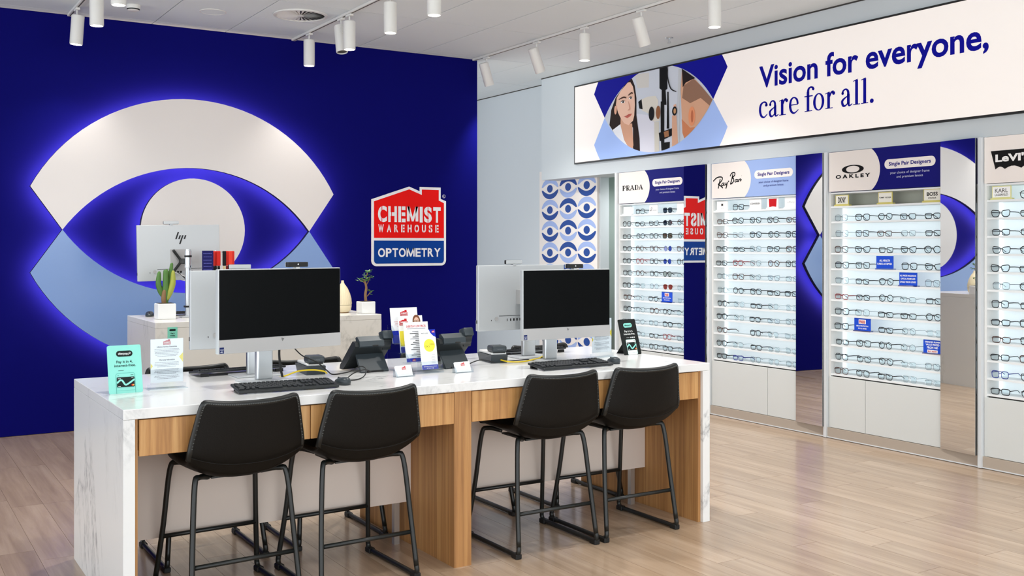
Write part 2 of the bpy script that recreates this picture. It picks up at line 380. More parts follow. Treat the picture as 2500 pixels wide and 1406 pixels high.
def slotted(word, u0, u1, base, cap, bold, gap, cut):
    tot = sum(WT[c] for c in word) + gap*(len(word)-1); k = (u1-u0)/tot; u = u0; g_ = MB(FL)
    for c in word:
        w = WT[c]*k; b = MB(FL)
        if c == 'M':
            st_ = w*(.24 if cut else .19); b.rect(u, u+st_, base, base+cap, 4); b.rect(u+w-st_, u+w, base, base+cap, 4)
            for q in (0, 1):
                X = lambda f: u + (w*f if q == 0 else w*(1-f)); pts = [(X(.02), base+cap), (X(st_/w*1.05), base+cap), (X(.5), base+cap*.30), (X(.5), base)]
                pts = pts[:3] + [(X(.5), base), (X(.42), base)]; b.poly(pts if q else pts[::-1], 4)
        else: b.text(c, u, base, cap, u+w, bold=bold, l=4)
        b.build('letter', m_sw, lg)
        if cut and c in CUT: x = u + w*CUT[c]; g_.rect(x-cut/2, x+cut/2, base-.008, base+cap+.01, 6)
        u += w + gap*k
    if g_.v: g_.build('stencil_gaps', m_red, lg)['kind'] = 'stuff'
slotted('CHEMIST', 4.306, 5.009, 1.812, .150, .045, .16, .007)
slotted('WAREHOUSE', 4.31, 4.985, 1.706, .074, .04, .72, .005)
slotted('OPTOMETRY', 4.307, 5.007, 1.458, .086, .03, .12, 0)
b = MB(((0, WY, 0), (1, 0, 0), (0, 0, 1), (0, -1, 0))); b.ring(5.053, 2.075, (.018, .018), (.015, .015), 2); b.text('R', 5.046, 2.066, .018, l=2)
b.build('registered_mark', mat('sign_white', '#f4f4f6'), lg)

# ------------------------------------------------------------------ long light-box sign on the bulkhead
LB0, LBW, LBZ0, LBZ1 = 9.339, 5.75, 2.468, 3.334
sign = thing('lightbox_sign', 'long illuminated cream banner with navy slogan and eye-exam photo on the bulkhead', 'sign', (SX, LB0, 0), R(-90))
MB().box(0, LBW, -.028, -.001, LBZ0, LBZ1).build('lightbox_body', m_black, sign)
LIT = .13
fs = ((0, -.0285, 0), (1, 0, 0), (0, 0, 1), (0, -1, 0))
SR = [(.016, LBZ0+.016), (LBW-.016, LBZ0+.016), (LBW-.016, LBZ1-.016), (.016, LBZ1-.016)]
cream_lit = mat('backlit_cream_fabric', '#fbf4ef', .6, emit=LIT, spec=.1, ecol='#fbf4ef')
MB(fs).poly(SR, 1).build('cream_face', cream_lit, sign)
SC = (1.388, 2.924); K = .772
ss = lambda pts, s=1: [(SC[0]+u, SC[1]+v*s) for u, v in pts]
def halves(pts):
    A = [(SC[0]-2, 0), (SC[0], 0), (SC[0], 5), (SC[0]-2, 5)]; B = [(SC[0], 0), (SC[0]+2, 0), (SC[0]+2, 5), (SC[0], 5)]
    return [clip(clip(pts, h), SR) for h in (A, B)]
for nm, s_, c in (('upper_band', 1, '#0a0a8c'), ('lower_band', -1, '#a3bdf2')):
    for h in halves(ss(eye_up(K), s_)): MB(fs).poly(h, 2).build(nm, mat('backlit_' + nm, c, .6, emit=LIT*.85, spec=.1), sign)
a_ = math.degrees(math.atan2(.767, 1.073))
LENS = clip(list(reversed(ss(arc(0, -.767*K, 1.319*K, 1.319*K, 180-a_, a_, 30)[:-1] + arc(0, .767*K, 1.319*K, 1.319*K, 360-a_, 180+a_, 30)[:-1]))), SR)
PIC = [
    ('#c9c6c1', [(-.321,.391),(-.092,.377),(-.099,.229),(-.279,.243)]),
    ('#2a1d1a', [(-.378,.363),(-.493,.298),(-.639,.189),(-.714,.069),(-.744,-.085),(-.684,-.15),(-.551,-.095),(-.435,-.088),(-.349,-.151),(-.349,-.374),(-.237,-.419),(-.244,-.267),(-.293,-.031),(-.293,.147),(-.321,.275),(-.363,.348)]),
    ('#d3d3de', [(-.286,-.014),(-.072,-.055),(.035,-.144),(.035,-.461),(-.23,-.428),(-.237,-.25)]),
    ('#d2a085', [(-.551,-.031),(-.558,-.13),(-.493,-.281),(-.363,-.382),(-.342,-.33),(-.363,-.104),(-.42,-.108)]),
    ('#e6bca6', [(-.435,.322),(-.551,.251),(-.617,.186),(-.632,.115),(-.595,.028),(-.551,-.031),(-.493,-.091),(-.42,-.117),(-.349,-.079),(-.328,-.028),(-.318,.079),(-.324,.186),(-.349,.27),(-.392,.321)]),
    ('#e8eaf0', [(-.684,-.141),(-.558,-.094),(-.493,-.263),(-.435,-.331),(-.349,-.383),(-.464,-.365),(-.61,-.253)]),
    ('#c1665a', [(-.485,-.024),(-.42,-.004),(-.363,-.006),(-.389,-.028),(-.442,-.044)]),
    ('#d2cdc3', [(-.223,.121),(-.113,.138),(.009,.132),(.049,.08),(.042,-.015),(.075,-.122),(-.031,-.12),(-.099,-.034),(-.209,.013)]),
    ('#121214', [(-.262,.103),(-.209,.125),(-.192,.02),(-.244,.033)]),
    ('#c6c2b8', [(-.011,-.122),(.062,-.13),(.062,-.463),(-.005,-.458)]),
    ('#121214', [(.069,.419),(.187,.406),(.187,.179),(.161,.169),(.174,.022),(.102,.03),(.102,.177),(.069,.198)]),
    ('#121214', [(.088,.066),(.141,.06),(.141,-.344),(.225,-.343),(.219,-.436),(.102,-.453),(.088,-.279)]),
    ('#121214', [(.187,.149),(.206,.146),(.215,-.214),(.178,-.21)]),
    ('#121214', [(.059,-.242),(.258,-.213),(.258,-.286),(.075,-.326)]),
    ('#9a6b4b', [(.134,-.239),(.206,-.23),(.213,-.289),(.148,-.295)]),
    ('#b9bcc0', [(.353,.347),(.403,.344),(.372,.066),(.366,-.38),(.334,-.377),(.34,.07)]),
    ('#cfa187', [(.258,-.09),(.321,-.097),(.334,-.217),(.347,-.387),(.258,-.405),(.258,-.294)]),
    ('#d9a98f', [(.281,.009),(.315,.016),(.327,-.047),(.283,-.042)]),
    ('#cf9f82', [(.403,.323),(.484,.245),(.594,.213),(.69,.126),(.826,-.005),(.761,-.095),(.594,-.242),(.447,-.349),(.41,-.274),(.397,-.054),(.385,.132)]),
    ('#c77f5a', [(.4,-.139),(.521,-.235),(.606,-.235),(.447,-.349),(.412,-.275)]),
    ('#8d6a57', [(.428,.177),(.57,.225),(.69,.126),(.826,-.005),(.791,-.057),(.666,.031),(.521,-.002),(.407,.062)]),
    ('#241c1c', [(.403,.344),(.594,.226),(.546,.22),(.459,.202),(.416,.162)]),
]
def ell(c, e): return [(c[0]+e[0]*math.cos(t*math.pi/12), c[1]+e[1]*math.sin(t*math.pi/12)) for t in range(24)]
PIC += [('#dda88e', ell((-.632, .06), (.022, .046))), ('#f2eeec', ell((-.507, .129), (.034, .012))), ('#f2eeec', ell((-.378, .155), (.028, .011))),
        ('#1d1412', ell((-.503, .129), (.013, .012))), ('#1d1412', ell((-.374, .155), (.011, .011))),
        ('#1b1b1e', ell((-.048, -.04), (.043, .07))), ('#8a5a3c', ell((.055, -.038), (.034, .066))), ('#141416', ell((.3, -.052), (.036, .044))), ('#b98a62', ell((.303, -.052), (.018, .026))),
        ('#dd9068', ell((.546, -.129), (.046, .092))), ('#b8694a', ell((.552, -.13), (.018, .06)))]
def ribpoly(pts, w):
    P = cat([(p[0], p[1], 0) for p in pts], 5); A = []; B = []
    for i in range(len(P)):
        t = P[min(i+1, len(P)-1)] - P[max(i-1, 0)]; t.normalize(); k = w*(.35+.65*math.sin(math.pi*(i+.6)/(len(P)+.2)))/2
        A.append((P[i].x - t.y*k, P[i].y + t.x*k)); B.append((P[i].x + t.y*k, P[i].y - t.x*k))
    return A + B[::-1]
PIC += [('#4a3128', ribpoly(p, .016)) for p in ([(-.573,.163),(-.493,.178),(-.446,.164)], [(-.418,.187),(-.363,.207),(-.341,.196)])]
PIC += [('#c28f79', ribpoly([(-.413,.126),(-.392,.051),(-.423,.035)], .012)), ('#2a2a2c', ribpoly([(.206,.394),(.2,.293),(.245,.176),(.328,.131)], .016)),
        ('#3a2a24', ribpoly([(-.541,.133),(-.507,.144),(-.473,.134)], .008)), ('#3a2a24', ribpoly([(-.406,.158),(-.378,.169),(-.350,.160)], .008)), ('#a44f48', ribpoly([(-.485,-.024),(-.42,-.018),(-.363,-.006)], .005))]
pm = ['#c4c9d3'] + [c for c, _ in PIC]; uniq = sorted(set(pm)); b = MB(fs); b.poly(LENS, 3, uniq.index('#c4c9d3'))
def ccw(p): return p if sum(p[i-1][0]*p[i][1] - p[i][0]*p[i-1][1] for i in range(len(p))) > 0 else p[::-1]
for i, (c, p) in enumerate(PIC): b.poly(clip(ccw(ss(p)), LENS), 4 + i*.5, uniq.index(c))
b.build('eye_exam_photo', [mat('photo_ink_' + c[1:], c, .6, emit=LIT*.8, spec=.1) for c in uniq], sign)
# slogan: sans line in the built-in face, serif line drawn from strokes
navy_lit = mat('backlit_navy_ink', '#05067c', .6, emit=.3, spec=.1)
b = MB(fs); b.text('Vision for everyone,', 2.797, 2.953, .192, 4.985, bold=.022, l=3); letter_parts(b, 'slogan_letter', navy_lit, sign)
def serif(b, s, u, base, xh, l=3, wide=1.0):
    k = xh
    def P(pts): return [(u + x*k*wide, base + y*k) for x, y in pts]
    def box(x0, x1, y0, y1): b.poly(P([(x0, y0), (x1, y0), (x1, y1), (x0, y1)]), l)
    def rib(pts, w, sm=6): b.ribbon(P(pts), [v*k for v in w] if hasattr(w, '__len__') else w*k, l, smooth=sm)
    for ch in s:
        if ch == ' ': u += .36*k*wide; continue
        if ch == 'l':
            box(.16, .36, 0, 1.46); box(.02, .5, 0, .05); b.poly(P([(.02, 1.36), (.16, 1.40), (.36, 1.5), (.3, 1.5), (.02, 1.41)]), l); w = .56
        elif ch == 'o':
            b.ring(u + .45*k*wide, base + .5*k, (.42*k*wide, .53*k), (.23*k*wide, .46*k), l); w = .93
        elif ch == 'c':
            rib([(.74, .74), (.66, .95), (.44, 1.0), (.22, .84), (.16, .5), (.26, .16), (.5, .03), (.78, .22)], [.16, .12, .09, .17, .2, .17, .1, .05]); b.poly(P(circ(.68, .8, .1, n=14)), l); w = .84
        elif ch == 'e':
            rib([(.76, .56), (.70, .84), (.47, 1.0), (.24, .86), (.16, .5), (.26, .16), (.5, .03), (.82, .22)], [.16, .15, .07, .16, .2, .17, .1, .05]); box(.2, .78, .52, .58); w = .9
        elif ch == 'a':
            rib([(.14, .76), (.24, .94), (.42, 1.0), (.56, .86), (.58, .6)], [.14, .11, .09, .16, .19]); box(.485, .68, .12, .68); rib([(.58, .2), (.62, .04), (.72, .02), (.86, .1)], [.19, .13, .08, .05])
            rib([(.6, .6), (.36, .5), (.15, .32), (.2, .08), (.36, .03), (.56, .18)], [.06, .09, .17, .17, .1, .06]); b.poly(P(circ(.18, .78, .09, n=14)), l); w = .9
        elif ch == 'r':
            box(.16, .36, 0, .98); box(.02, .56, 0, .05); b.poly(P([(.02, .88), (.16, .92), (.36, 1.02), (.3, 1.02), (.02, .93)]), l); rib([(.33, .7), (.45, .94), (.62, .96)], [.08, .13, .2]); b.poly(P(circ(.63, .89, .11, n=14)), l); w = .74
        elif ch == 'f':
            box(.2, .4, 0, 1.2); box(.04, .62, 0, .05); box(.02, .66, .9, .97); rib([(.3, 1.15), (.34, 1.36), (.5, 1.47), (.72, 1.4)], [.2, .16, .1, .14]); b.poly(P(circ(.7, 1.34, .095, n=14)), l); w = .66
        elif ch == '.':
            b.poly(P(circ(.18, .1, .13, .13, n=18)), l); w = .36
        elif ch in 'PRAD':
            if ch == 'A':
                b.poly(P([(.0, 0), (.12, 0), (.44, 1.0), (.36, 1.0)]), l); b.poly(P([(.6, 0), (.86, 0), (.5, 1.0), (.36, 1.0)]), l); box(.18, .66, .28, .35); box(-.06, .24, 0, .06); box(.52, .94, 0, .06); w = .98
            else:
                box(.08, .34, 0, 1); box(0, .44, 0, .07); box(0, .44, .93, 1)
                if ch == 'D': rib([(.36, .97), (.62, .88), (.74, .5), (.62, .12), (.36, .03)], [.06, .14, .22, .14, .06])
                else: rib([(.36, .97), (.6, .92), (.66, .72), (.56, .5), (.32, .46)], [.06, .13, .19, .11, .06])
                if ch == 'R': b.poly(P([(.34, .48), (.52, .46), (.86, 0), (.6, 0)]), l); box(.56, .92, 0, .06)
                w = .92 if ch != 'P' else .84
        u += w*k*wide
    return u
b = MB(fs); e_ = serif(b, 'care for all.', 0, 0, 1.0); b = MB(fs); serif(b, 'care for all.', 2.785, 2.684, .136, 3, (4.02-2.785)/(e_*.136)); letter_parts(b, 'serif_letter', navy_lit, sign)

# ------------------------------------------------------------------ eyewear bays
SHZ = [1.888, 1.764, 1.636, 1.509, 1.382, 1.258, 1.130, 1.006, .886, .762, .638, .524]   # shelf heights
BAY_Y = [8.57, 7.17, 5.79, 4.404]
BW = 1.334
bays = []
BLAB = ['white backlit eyewear display bay beside the doorway with serif lettering header', 'white backlit eyewear display bay with the pale-blue header', 'white backlit eyewear display bay with ring emblem header and blue notices', 'white backlit eyewear display bay with black bat-wing emblem at the photo edge']
def header(t, i):
    hp = link('header_panel', MB().box(0, BW, -.004, .02, 2.004, 2.328).mesh('header_panel', [ink(NAVY), ink(NAVY), ink('#9bb2e2'), ink(CREAM)][0 if i in (0, 2) else 2 if i == 1 else 3]), t)
    fh = ((0, -.0042, 0), (1, 0, 0), (0, 0, 1), (0, -1, 0))
    if i < 3:
        MB(fh).poly([(.001, 2.006)] + [(u, v) for u, v in arc(.298, 2.166, .205, .205, -52, 52, 16)] + [(.001, 2.326)], 1).build('cream_disc', ink('#ece4de'), hp)
        MB(fh).poly(rrect(.545, .995, 2.158, 2.232, .0365), 2).build('pill_badge', ink('#f1e9e4'), hp)
        b = MB(fh); b.text('Single Pair Designers', .585, 2.183, .029, .955, bold=.026, l=3); b.build('pill_lettering', ink('#0a0a78'), hp)
        b = MB(fh); b.text('your choice of designer frame', .597, 2.118, .019, .944, l=3); b.text('and premium lenses', .655, 2.086, .019, .888, l=3); b.build('small_lettering', ink('#c8cbe6' if i != 1 else '#27307c'), hp)
    b = MB(fh); blk = ink('#0b0a0b')
    if i == 0: serif(b, 'PRADA', .062, 2.137, .052, 3, 1.42)
    elif i == 1:
        for p, w in (([(.022,2.165),(.062,2.192),(.103,2.201),(.137,2.196),(.143,2.179),(.12,2.154),(.086,2.132)], .0085), ([(.114,2.182),(.103,2.143),(.088,2.095)], .009), ([(.091,2.131),(.12,2.118),(.149,2.096)], .009),
            ([(.157,2.144),(.141,2.139),(.132,2.124),(.143,2.117),(.16,2.132),(.166,2.146),(.161,2.122),(.175,2.123)], .007), ([(.181,2.145),(.179,2.127),(.194,2.126),(.207,2.149)], .007), ([(.207,2.149),(.198,2.114),(.188,2.09)], .009),
            ([(.217,2.153),(.229,2.154)], .011), ([(.243,2.199),(.258,2.222),(.284,2.231),(.303,2.226),(.301,2.206),(.273,2.186),(.263,2.182)], .0085), ([(.265,2.182),(.287,2.176),(.287,2.153),(.265,2.133),(.245,2.128)], .0085),
            ([(.278,2.217),(.265,2.174),(.247,2.127)], .009), ([(.332,2.167),(.314,2.164),(.303,2.15),(.314,2.143),(.332,2.156),(.338,2.169),(.334,2.147),(.347,2.148)], .007), ([(.354,2.169),(.349,2.144),(.36,2.163),(.376,2.168),(.378,2.159),(.372,2.148),(.389,2.163)], .007)):
            b.ribbon(p, w*1.3, 3, smooth=5)
        b.ring(.388, 2.196, (.004, .004), (.003, .003), 3, n=12)
    elif i == 2:
        b.ring(.242, 2.178, (.108, .034), (.066, .0265), 3)
        b.text('O A K L E Y', .072, 2.110, .029, .412, bold=.045, l=3)
    else:
        b.poly([(.085, 2.098)] + [(.085+.07*t_, 2.098+.018*math.sin(math.pi*t_)) for t_ in (.2, .4, .6, .8, 1)] + [(.155+.12*t_, 2.098+.02*math.sin(math.pi*t_)) for t_ in (.2, .4, .6, .8, 1)] + [(.275+.07*t_, 2.098+.018*math.sin(math.pi*t_)) for t_ in (.2, .4, .6, .8, 1)] + [(.38, 2.228), (.05, 2.228)], 3)
    b.build('brand_mark', blk, hp)
    if i == 3:
        b = MB(fh); b.text("Levi's".upper().replace('E', 'e'), .085, 2.152, .05, .345, bold=.04, l=5); b.build('brand_lettering', ink('#f6f4f2'), hp)
SEAMS = [.69, .70, .36, .70]
for i, y in enumerate(BAY_Y):
    t = thing('eyewear_display_bay', BLAB[i], 'display shelf', (SX, y, 0), R(-90), group='eyewear display bays'); bays.append(t)
    MB().box(0, BW, .17, .185, .5, 2.0 if i != 2 else 1.885).build('back_panel', m_shelfback, t)
    if i == 2: MB().box(0, BW, .17, .185, 1.886, 2.0).build('unlit_back_panel', mat('unlit_opal_panel', '#b3b5a8', .5), t)
    MB().box(-.006, .012, .004, .185, .08, 2.33).build('side_panel', m_white, t)
    MB().box(BW-.012, BW+.006, .004, .185, .08, 2.33).build('side_panel', m_white, t)
    MB().box(-.036, -.008, -.03, .17, 0.0, 2.33).build('post', m_frame, t)
    MB().box(.012, BW-.012, .006, .17, 2.0-.012, 2.0).build('shelf', m_shelf, t)
    for k, z in enumerate(SHZ): MB().box(.012, BW-.012, .008, .17, z-.014, z).build('shelf', m_shelf, t)
    MB().box(.012, .018, .15, .168, .55, 1.97).build('led_strip', mat('cool_led', '#ffffff', .5, emit=.75, ecol='#e4f4ff'), t)
    header(t, i)
    s_ = SEAMS[i]
    MB().box(.001, s_-.002, -.002, .018, .085, .5, .0015, 1).build('door', m_door, t); MB().box(s_+.002, BW-.001, -.002, .018, .085, .5, .0015, 1).build('door', m_door, t)
    MB().box(.02, BW-.02, .02, .04, .08, .51).build('carcass', mat('shadow_gap', '#3b3936', .7), t)
    pn = MB().box(-.036, BW+.005, -.012, .02, .006, .082).build('plinth', m_plinth, t); MB().box(-.036, BW+.005, -.015, -.012, 0, .008).build('metal_trim', m_frame, pn)
# mirrors: each hangs on the front of its bay, the nearer two swung a few degrees towards the blue wall
MLAB = ['tall narrow mirror beside the doorway bay reflecting the red shop logo', 'tall narrow mirror between the pale-blue and ring-emblem headers', 'tall narrow mirror next to the bat-wing emblem bay']
for i in range(3):
    rot = (0, 2.95, 5.1)[i]
    t = thing('wall_mirror', MLAB[i], 'mirror', (SX-.034, BAY_Y[i]-1.195, .085), R(-90-rot), group='tall mirrors between display bays')
    MB().box(-.149, .149, .0, .004, 0, 2.243).build('mirror_glass', m_mirror, t)
    MB().box(-.15, .151, .004, .012, 0, 2.243).build('backing_board', m_black, t)

# ------------------------------------------------------------------ spectacles
STY = {'rect': (.0265, .0185, 4.2, .06, 0), 'square': (.0255, .0225, 3.6, .05, 0), 'round': (.0235, .0235, 2.0, 0, 0), 'panto': (.0250, .0230, 2.5, .10, 0), 'cat': (.0270, .0205, 3.0, .16, .006), 'hex': (.0255, .0230, 2.2, .04, 0), 'aviator': (.0275, .0235, 2.5, .20, 0)}
FCOL = {'black': mat('frame_black', '#101014', .3), 'brown': mat('frame_tortoise', '#4a2414', .3), 'red': mat('frame_red', '#8f1d22', .3), 'navy': mat('frame_navy', '#1d2a8a', .3), 'steel': mat('frame_gunmetal', '#555b60', .3, metal=.6), 'clear': glassy('frame_crystal', '#c9d3d8', .55), 'gold': mat('frame_bronze', '#8b5a3a', .3, metal=.7)}
LCOL = {'clear': glassy('lens_clear', '#eef5f7', .955), 'grey': glassy('lens_grey', '#4a5560', .88), 'blue': glassy('lens_blue', '#4a5fc0', .88), 'green': glassy('lens_green', '#4d6a5c', .88), 'rust': glassy('lens_rust', '#a34a3c', .88)}
def outline(st, side, n=18):
    w, h, e, fl, lift = STY[st]; o = []
    for k in range(n):
        a = 2*math.pi*k/n; c, s_ = math.cos(a), math.sin(a)
        x = w*math.copysign(abs(c)**(2/e), c); z = h*math.copysign(abs(s_)**(2/e), s_)
        x *= 1 + fl*z/h
        if lift and x > 0 and z > 0: z += lift*(x/w)
        o.append((side*(x + w + .0085), z + h + .004))
    return o
GM = {}
def glasses_meshes(st, fc, lc, thick):
    k = (st, fc, lc, thick)
    if k in GM: return GM[k]
    b = MB()
    for s_ in (-1, 1): b.tube([(x, 0, z) for x, z in outline(st, s_)], thick, 4, closed=True)
    w, h = STY[st][:2]; zb = .004 + h*1.35
    b.tube([(-.0105, 0, zb), (0, -.002, zb+.003), (.0105, 0, zb)], thick, 4)
    for s_ in (-1, 1): b.tube([(s_*(2*w+.0085), 0, .004+h*1.45), (s_*(2*w+.0135), .003, .004+h*1.47)], thick*1.2, 4)
    rim = b.mesh('rim', FCOL[fc]); L = [MB().add([(x, .0005, z) for x, z in outline(st, s_)], [tuple(range(18))]).mesh('lens', LCOL[lc]) for s_ in (-1, 1)]
    T = []
    for s_ in (-1, 1):
        x = s_*(2*w+.0135); z = .004 + h*1.47
        T.append(MB().tube([(x, .002, z), (x*.99, .05, z), (x*.97, .095, z-.002), (x*.93, .128, z-.022)], [thick*1.2, thick*1.1, thick, thick*.9], 4).mesh('temple', FCOL[fc]))
    GM[k] = (rim, L, T); return GM[k]
ORD = ['first', 'second', 'third', 'fourth', 'fifth']
RORD = ['top', 'second', 'third', 'fourth', 'fifth', 'sixth', 'seventh', 'eighth', 'ninth', 'tenth', 'eleventh', 'bottom']
BN = ['doorway bay', 'pale-blue-header bay', 'ring-emblem bay', 'bat-wing-emblem bay']
CN = {'black': 'black', 'brown': 'tortoiseshell', 'red': 'dark red', 'navy': 'navy blue', 'steel': 'gunmetal', 'clear': 'crystal', 'gold': 'bronze'}
SN = {'rect': 'rectangular', 'square': 'square', 'round': 'round', 'panto': 'rounded', 'cat': 'cat-eye', 'hex': 'oval', 'aviator': 'teardrop'}
def specs(i, row, slot, st, fc, lc='clear', thick=.0016):
    rim, L, T = glasses_meshes(st, fc, lc, thick); z = SHZ[row]
    u = .107 + .212*slot + random.uniform(-.008, .008)
    lab = '%s %s %s, %s from left on %s shelf of %s' % (CN[fc], SN[st], 'sunglasses' if lc != 'clear' else 'eyeglasses', ORD[slot], RORD[row], BN[i])
    t = thing('eyeglasses' if lc == 'clear' else 'sunglasses', lab, 'eyeglasses' if lc == 'clear' else 'sunglasses', (SX+.024, BAY_Y[i]-u, z), R(-90+random.uniform(-5, 5)), group='spectacle frames on the display shelves')
    t.scale = (1.08, 1.08, 1.08)
    link('rim', rim, t)
    for m_ in L: link('lens', m_, t)
    for m_ in T: link('temple', m_, t)
NOTICE = {(0, 7, 3), (2, 4, 2), (2, 5, 3), (2, 8, 1), (2, 9, 4)}
SPECIAL = {(0, 0, 1): ('square', 'black', 'clear'), (0, 0, 3): ('square', 'black', 'grey'), (0, 1, 3): ('round', 'black', 'grey'), (0, 2, 3): ('square', 'black', 'green'), (0, 3, 3): ('round', 'steel', 'blue'), (0, 4, 3): ('round', 'steel', 'blue'), (0, 5, 3): ('panto', 'black', 'green'), (0, 6, 3): ('aviator', 'gold', 'rust'),
           (1, 0, 1): ('square', 'black', 'clear'), (3, 0, 1): ('panto', 'black', 'clear'), (0, 4, 1): ('panto', 'red', 'clear'), (0, 5, 1): ('panto', 'brown', 'clear'), (1, 4, 1): ('square', 'red', 'clear'), (1, 4, 3): ('round', 'brown', 'clear'), (2, 3, 0): ('square', 'brown', 'clear'), (2, 6, 0): ('rect', 'red', 'clear'), (3, 8, 0): ('rect', 'brown', 'clear'), (3, 10, 0): ('square', 'navy', 'clear'), (1, 11, 1): ('rect', 'navy', 'clear'), (0, 10, 3): ('square', 'red', 'clear'),
           (2, 6, 2): ('round', 'black', 'clear'), (2, 8, 3): ('round', 'steel', 'clear'), (2, 9, 2): ('round', 'black', 'clear'), (2, 9, 3): ('round', 'steel', 'clear'), (2, 10, 2): ('panto', 'black', 'clear')}
for i in range(4):
    for row in range(12):
        for slot in range(5 if i < 3 else 3):
            k = (i, row, slot)
            if k in NOTICE or (k not in SPECIAL and row == 0): continue
            if i == 1 and k in ((1, 9, 1),): continue
            if k in SPECIAL: st, fc, lc = SPECIAL[k]
            else:
                st = random.choice(('square', 'rect', 'square', 'panto', 'cat', 'panto') if i < 2 else ('rect', 'square', 'rect', 'square', 'cat', 'hex'))
                faint = (row >= 5 and slot in (1, 4) and i == 0) or (row >= 7 and slot in (1, 3, 4) and i == 1) or (row >= 8 and slot >= 3 and i == 2) or (i == 2 and row == 7 and slot == 1)
                fc = random.choice(('clear', 'steel', 'clear')) if faint else random.choice(('black',)*7 + ('brown', 'steel')); lc = 'clear'
            specs(i, row, slot, st, fc, lc, .0014 if fc in ('steel', 'gold', 'clear') else .0030 if i < 2 else .0027)
# brand cards in the top compartments
def card(i, slot, w, h, label, draw, edge='#f4f6f4', face='#fbfbfa'):
    k_ = 1.36; w0, h0 = w, h
    t = thing('brand_card', label, 'card', (SX+.018, BAY_Y[i] - (.112+.209*slot), SHZ[0]), R(-90), R(0), group='brand cards on the top shelves')
    t.scale = (k_, 1, k_)
    MB().box(-w/2-.006, w/2+.006, -.004, .03, 0, .008).build('card_foot', mat('card_foot_' + edge[1:], edge, .3), t)
    MB().box(-w/2, w/2, .004, .010, .008, h).build('card_board', mat('card_board_' + edge[1:], edge, .3), t)
    f = ((0, .004, 0), (1, 0, 0), (0, 0, 1), (0, -1, 0)); m_ = .004
    MB(f).rect(-w/2+m_, w/2-m_, .008+m_, h-m_, 1).build('card_face', ink(face), t)
    b = MB(f); c = draw(b, w, h)
    if b.v: b.build('lettering', ink(c or '#17171a'), t)
GOLD = '#d9cc72'
def d_txt(s, k=.5, cap=.018, bold=.02, y=.5, col=None):
    def f(b, w, h): b.text(s, -w*k, h*y - cap/2 + .004, cap, w*k, bold=bold, l=2); return col
    return f
def d_boss(b, w, h): b.text('BOSS', -.034, h*.5, .02, .034, bold=.03, l=2); b.text('EYEWEAR', -.025, h*.28, .008, .025, bold=.02, l=2)
def d_karl(b, w, h): b.text('KARL', -.035, h*.52, .022, .035, bold=.0, l=2); b.text('LAGERFELD', -.036, h*.28, .011, .036, bold=.01, l=2)
def d_m(b, w, h): b.text('M', -.009, h*.5, .018, .009, bold=.02, l=2); b.text('m . l m', -.012, h*.25, .006, .012, l=2)
def d_spade(b, w, h): b.ring(-.02, h*.62, (.008, .008), (.005, .005), 2, n=16); b.poly([(-.034, h*.3), (-.022, h*.3), (-.028, h*.55)], 2); b.text('kate spade', -.012, h*.36, .007, .036, l=2)
def d_levi(b, w, h): b.poly([(-.03, .012), (0, .016), (.03, .012), (.034, h-.008), (-.034, h-.008)], 2); return '#c4161c'
card(0, 0, .095, .060, 'blank-looking white brand card on top shelf of the doorway bay, leftmost', d_txt('Polaroid', .32, .012, 0, col='#b9bfc4'))
card(0, 2, .095, .066, 'white brand card with small black symbol on top shelf of the doorway bay', d_spade)
card(0, 4, .095, .074, 'plain white brand card half hidden by the mirror of the doorway bay', lambda b, w, h: None)
card(1, 0, .105, .066, 'white brand card with letter M on top shelf of the pale-blue-header bay', d_m)
card(1, 2, .105, .070, 'white brand card with spaced dark letters on top shelf of the pale-blue-header bay', d_txt('CONVERSE>', .42, .012, .02))
card(1, 3, .098, .072, 'white brand card with red bat-wing emblem on top shelf of the pale-blue-header bay', d_levi)
card(1, 4, .105, .070, 'faint white brand card against the mirror on top shelf of the pale-blue-header bay', d_txt('tiffany', .3, .012, 0, col='#cdd2d4'))
card(2, 0, .096, .066, 'yellow-edged brand card with bold condensed letters on top shelf of ring-emblem bay', d_txt('DKNY', .3, .034, .025), GOLD, '#eceae0'); 
card(2, 2, .096, .070, 'yellow-edged brand card with tiny spaced lettering on top shelf of ring-emblem bay', d_txt('TOMMY  HILFIGER', .42, .008, .02), GOLD, '#eceae0')
card(2, 4, .110, .074, 'yellow-edged brand card with two-line lettering by the mirror of ring-emblem bay', d_boss, GOLD, '#eceae0')
card(3, 0, .105, .070, 'yellow-edged white brand card with navy two-line lettering in bat-wing-emblem bay', d_karl, '#e6e29a', '#fbfbfa')
# blue notices between the frames
def notice(i, row, slot, label, lines, red=None):
    t = thing('promo_notice', label, 'sign', (SX+.012, BAY_Y[i] - (.107+.212*slot), SHZ[row]), R(-90), group='blue promo notices on the shelves')
    t.scale = (1.16, 1, 1.14)
    MB().box(-.072, .072, -.006, .03, 0, .007).build('notice_foot', glassy('blue_acrylic', '#5a86e0', .6), t)
    MB().box(-.068, .068, .003, .007, .007, .092).build('notice_board', ink('#1f4fd0'), t)
    f = ((0, .003, 0), (1, 0, 0), (0, 0, 1), (0, -1, 0)); b = MB(f)
    n = len(lines)
    for k, s_ in enumerate(lines):
        s_, hw, cap, z = s_; b.text(s_, -hw, z, cap, hw, bold=.03, l=2)
    b.build('lettering', ink('#f2f5ff'), t)
    if red:
        s_, hw, cap, z = red
        MB(f).rect(-hw-.006, hw+.006, z-.005, z+cap+.005, 2).build('white_badge', ink('#f6f2f2'), t)
        b = MB(f); b.text(s_, -hw, z, cap, hw, bold=.03, l=4); b.build('red_lettering', ink('#c8342c'), t)
notice(0, 7, 3, 'small blue notice with a white badge among frames of the doorway bay', [('100% UV PROTECTION', .05, .009, .035), ('ON ALL LENSES', .035, .009, .018)], ('FREE', .022, .02, .058))
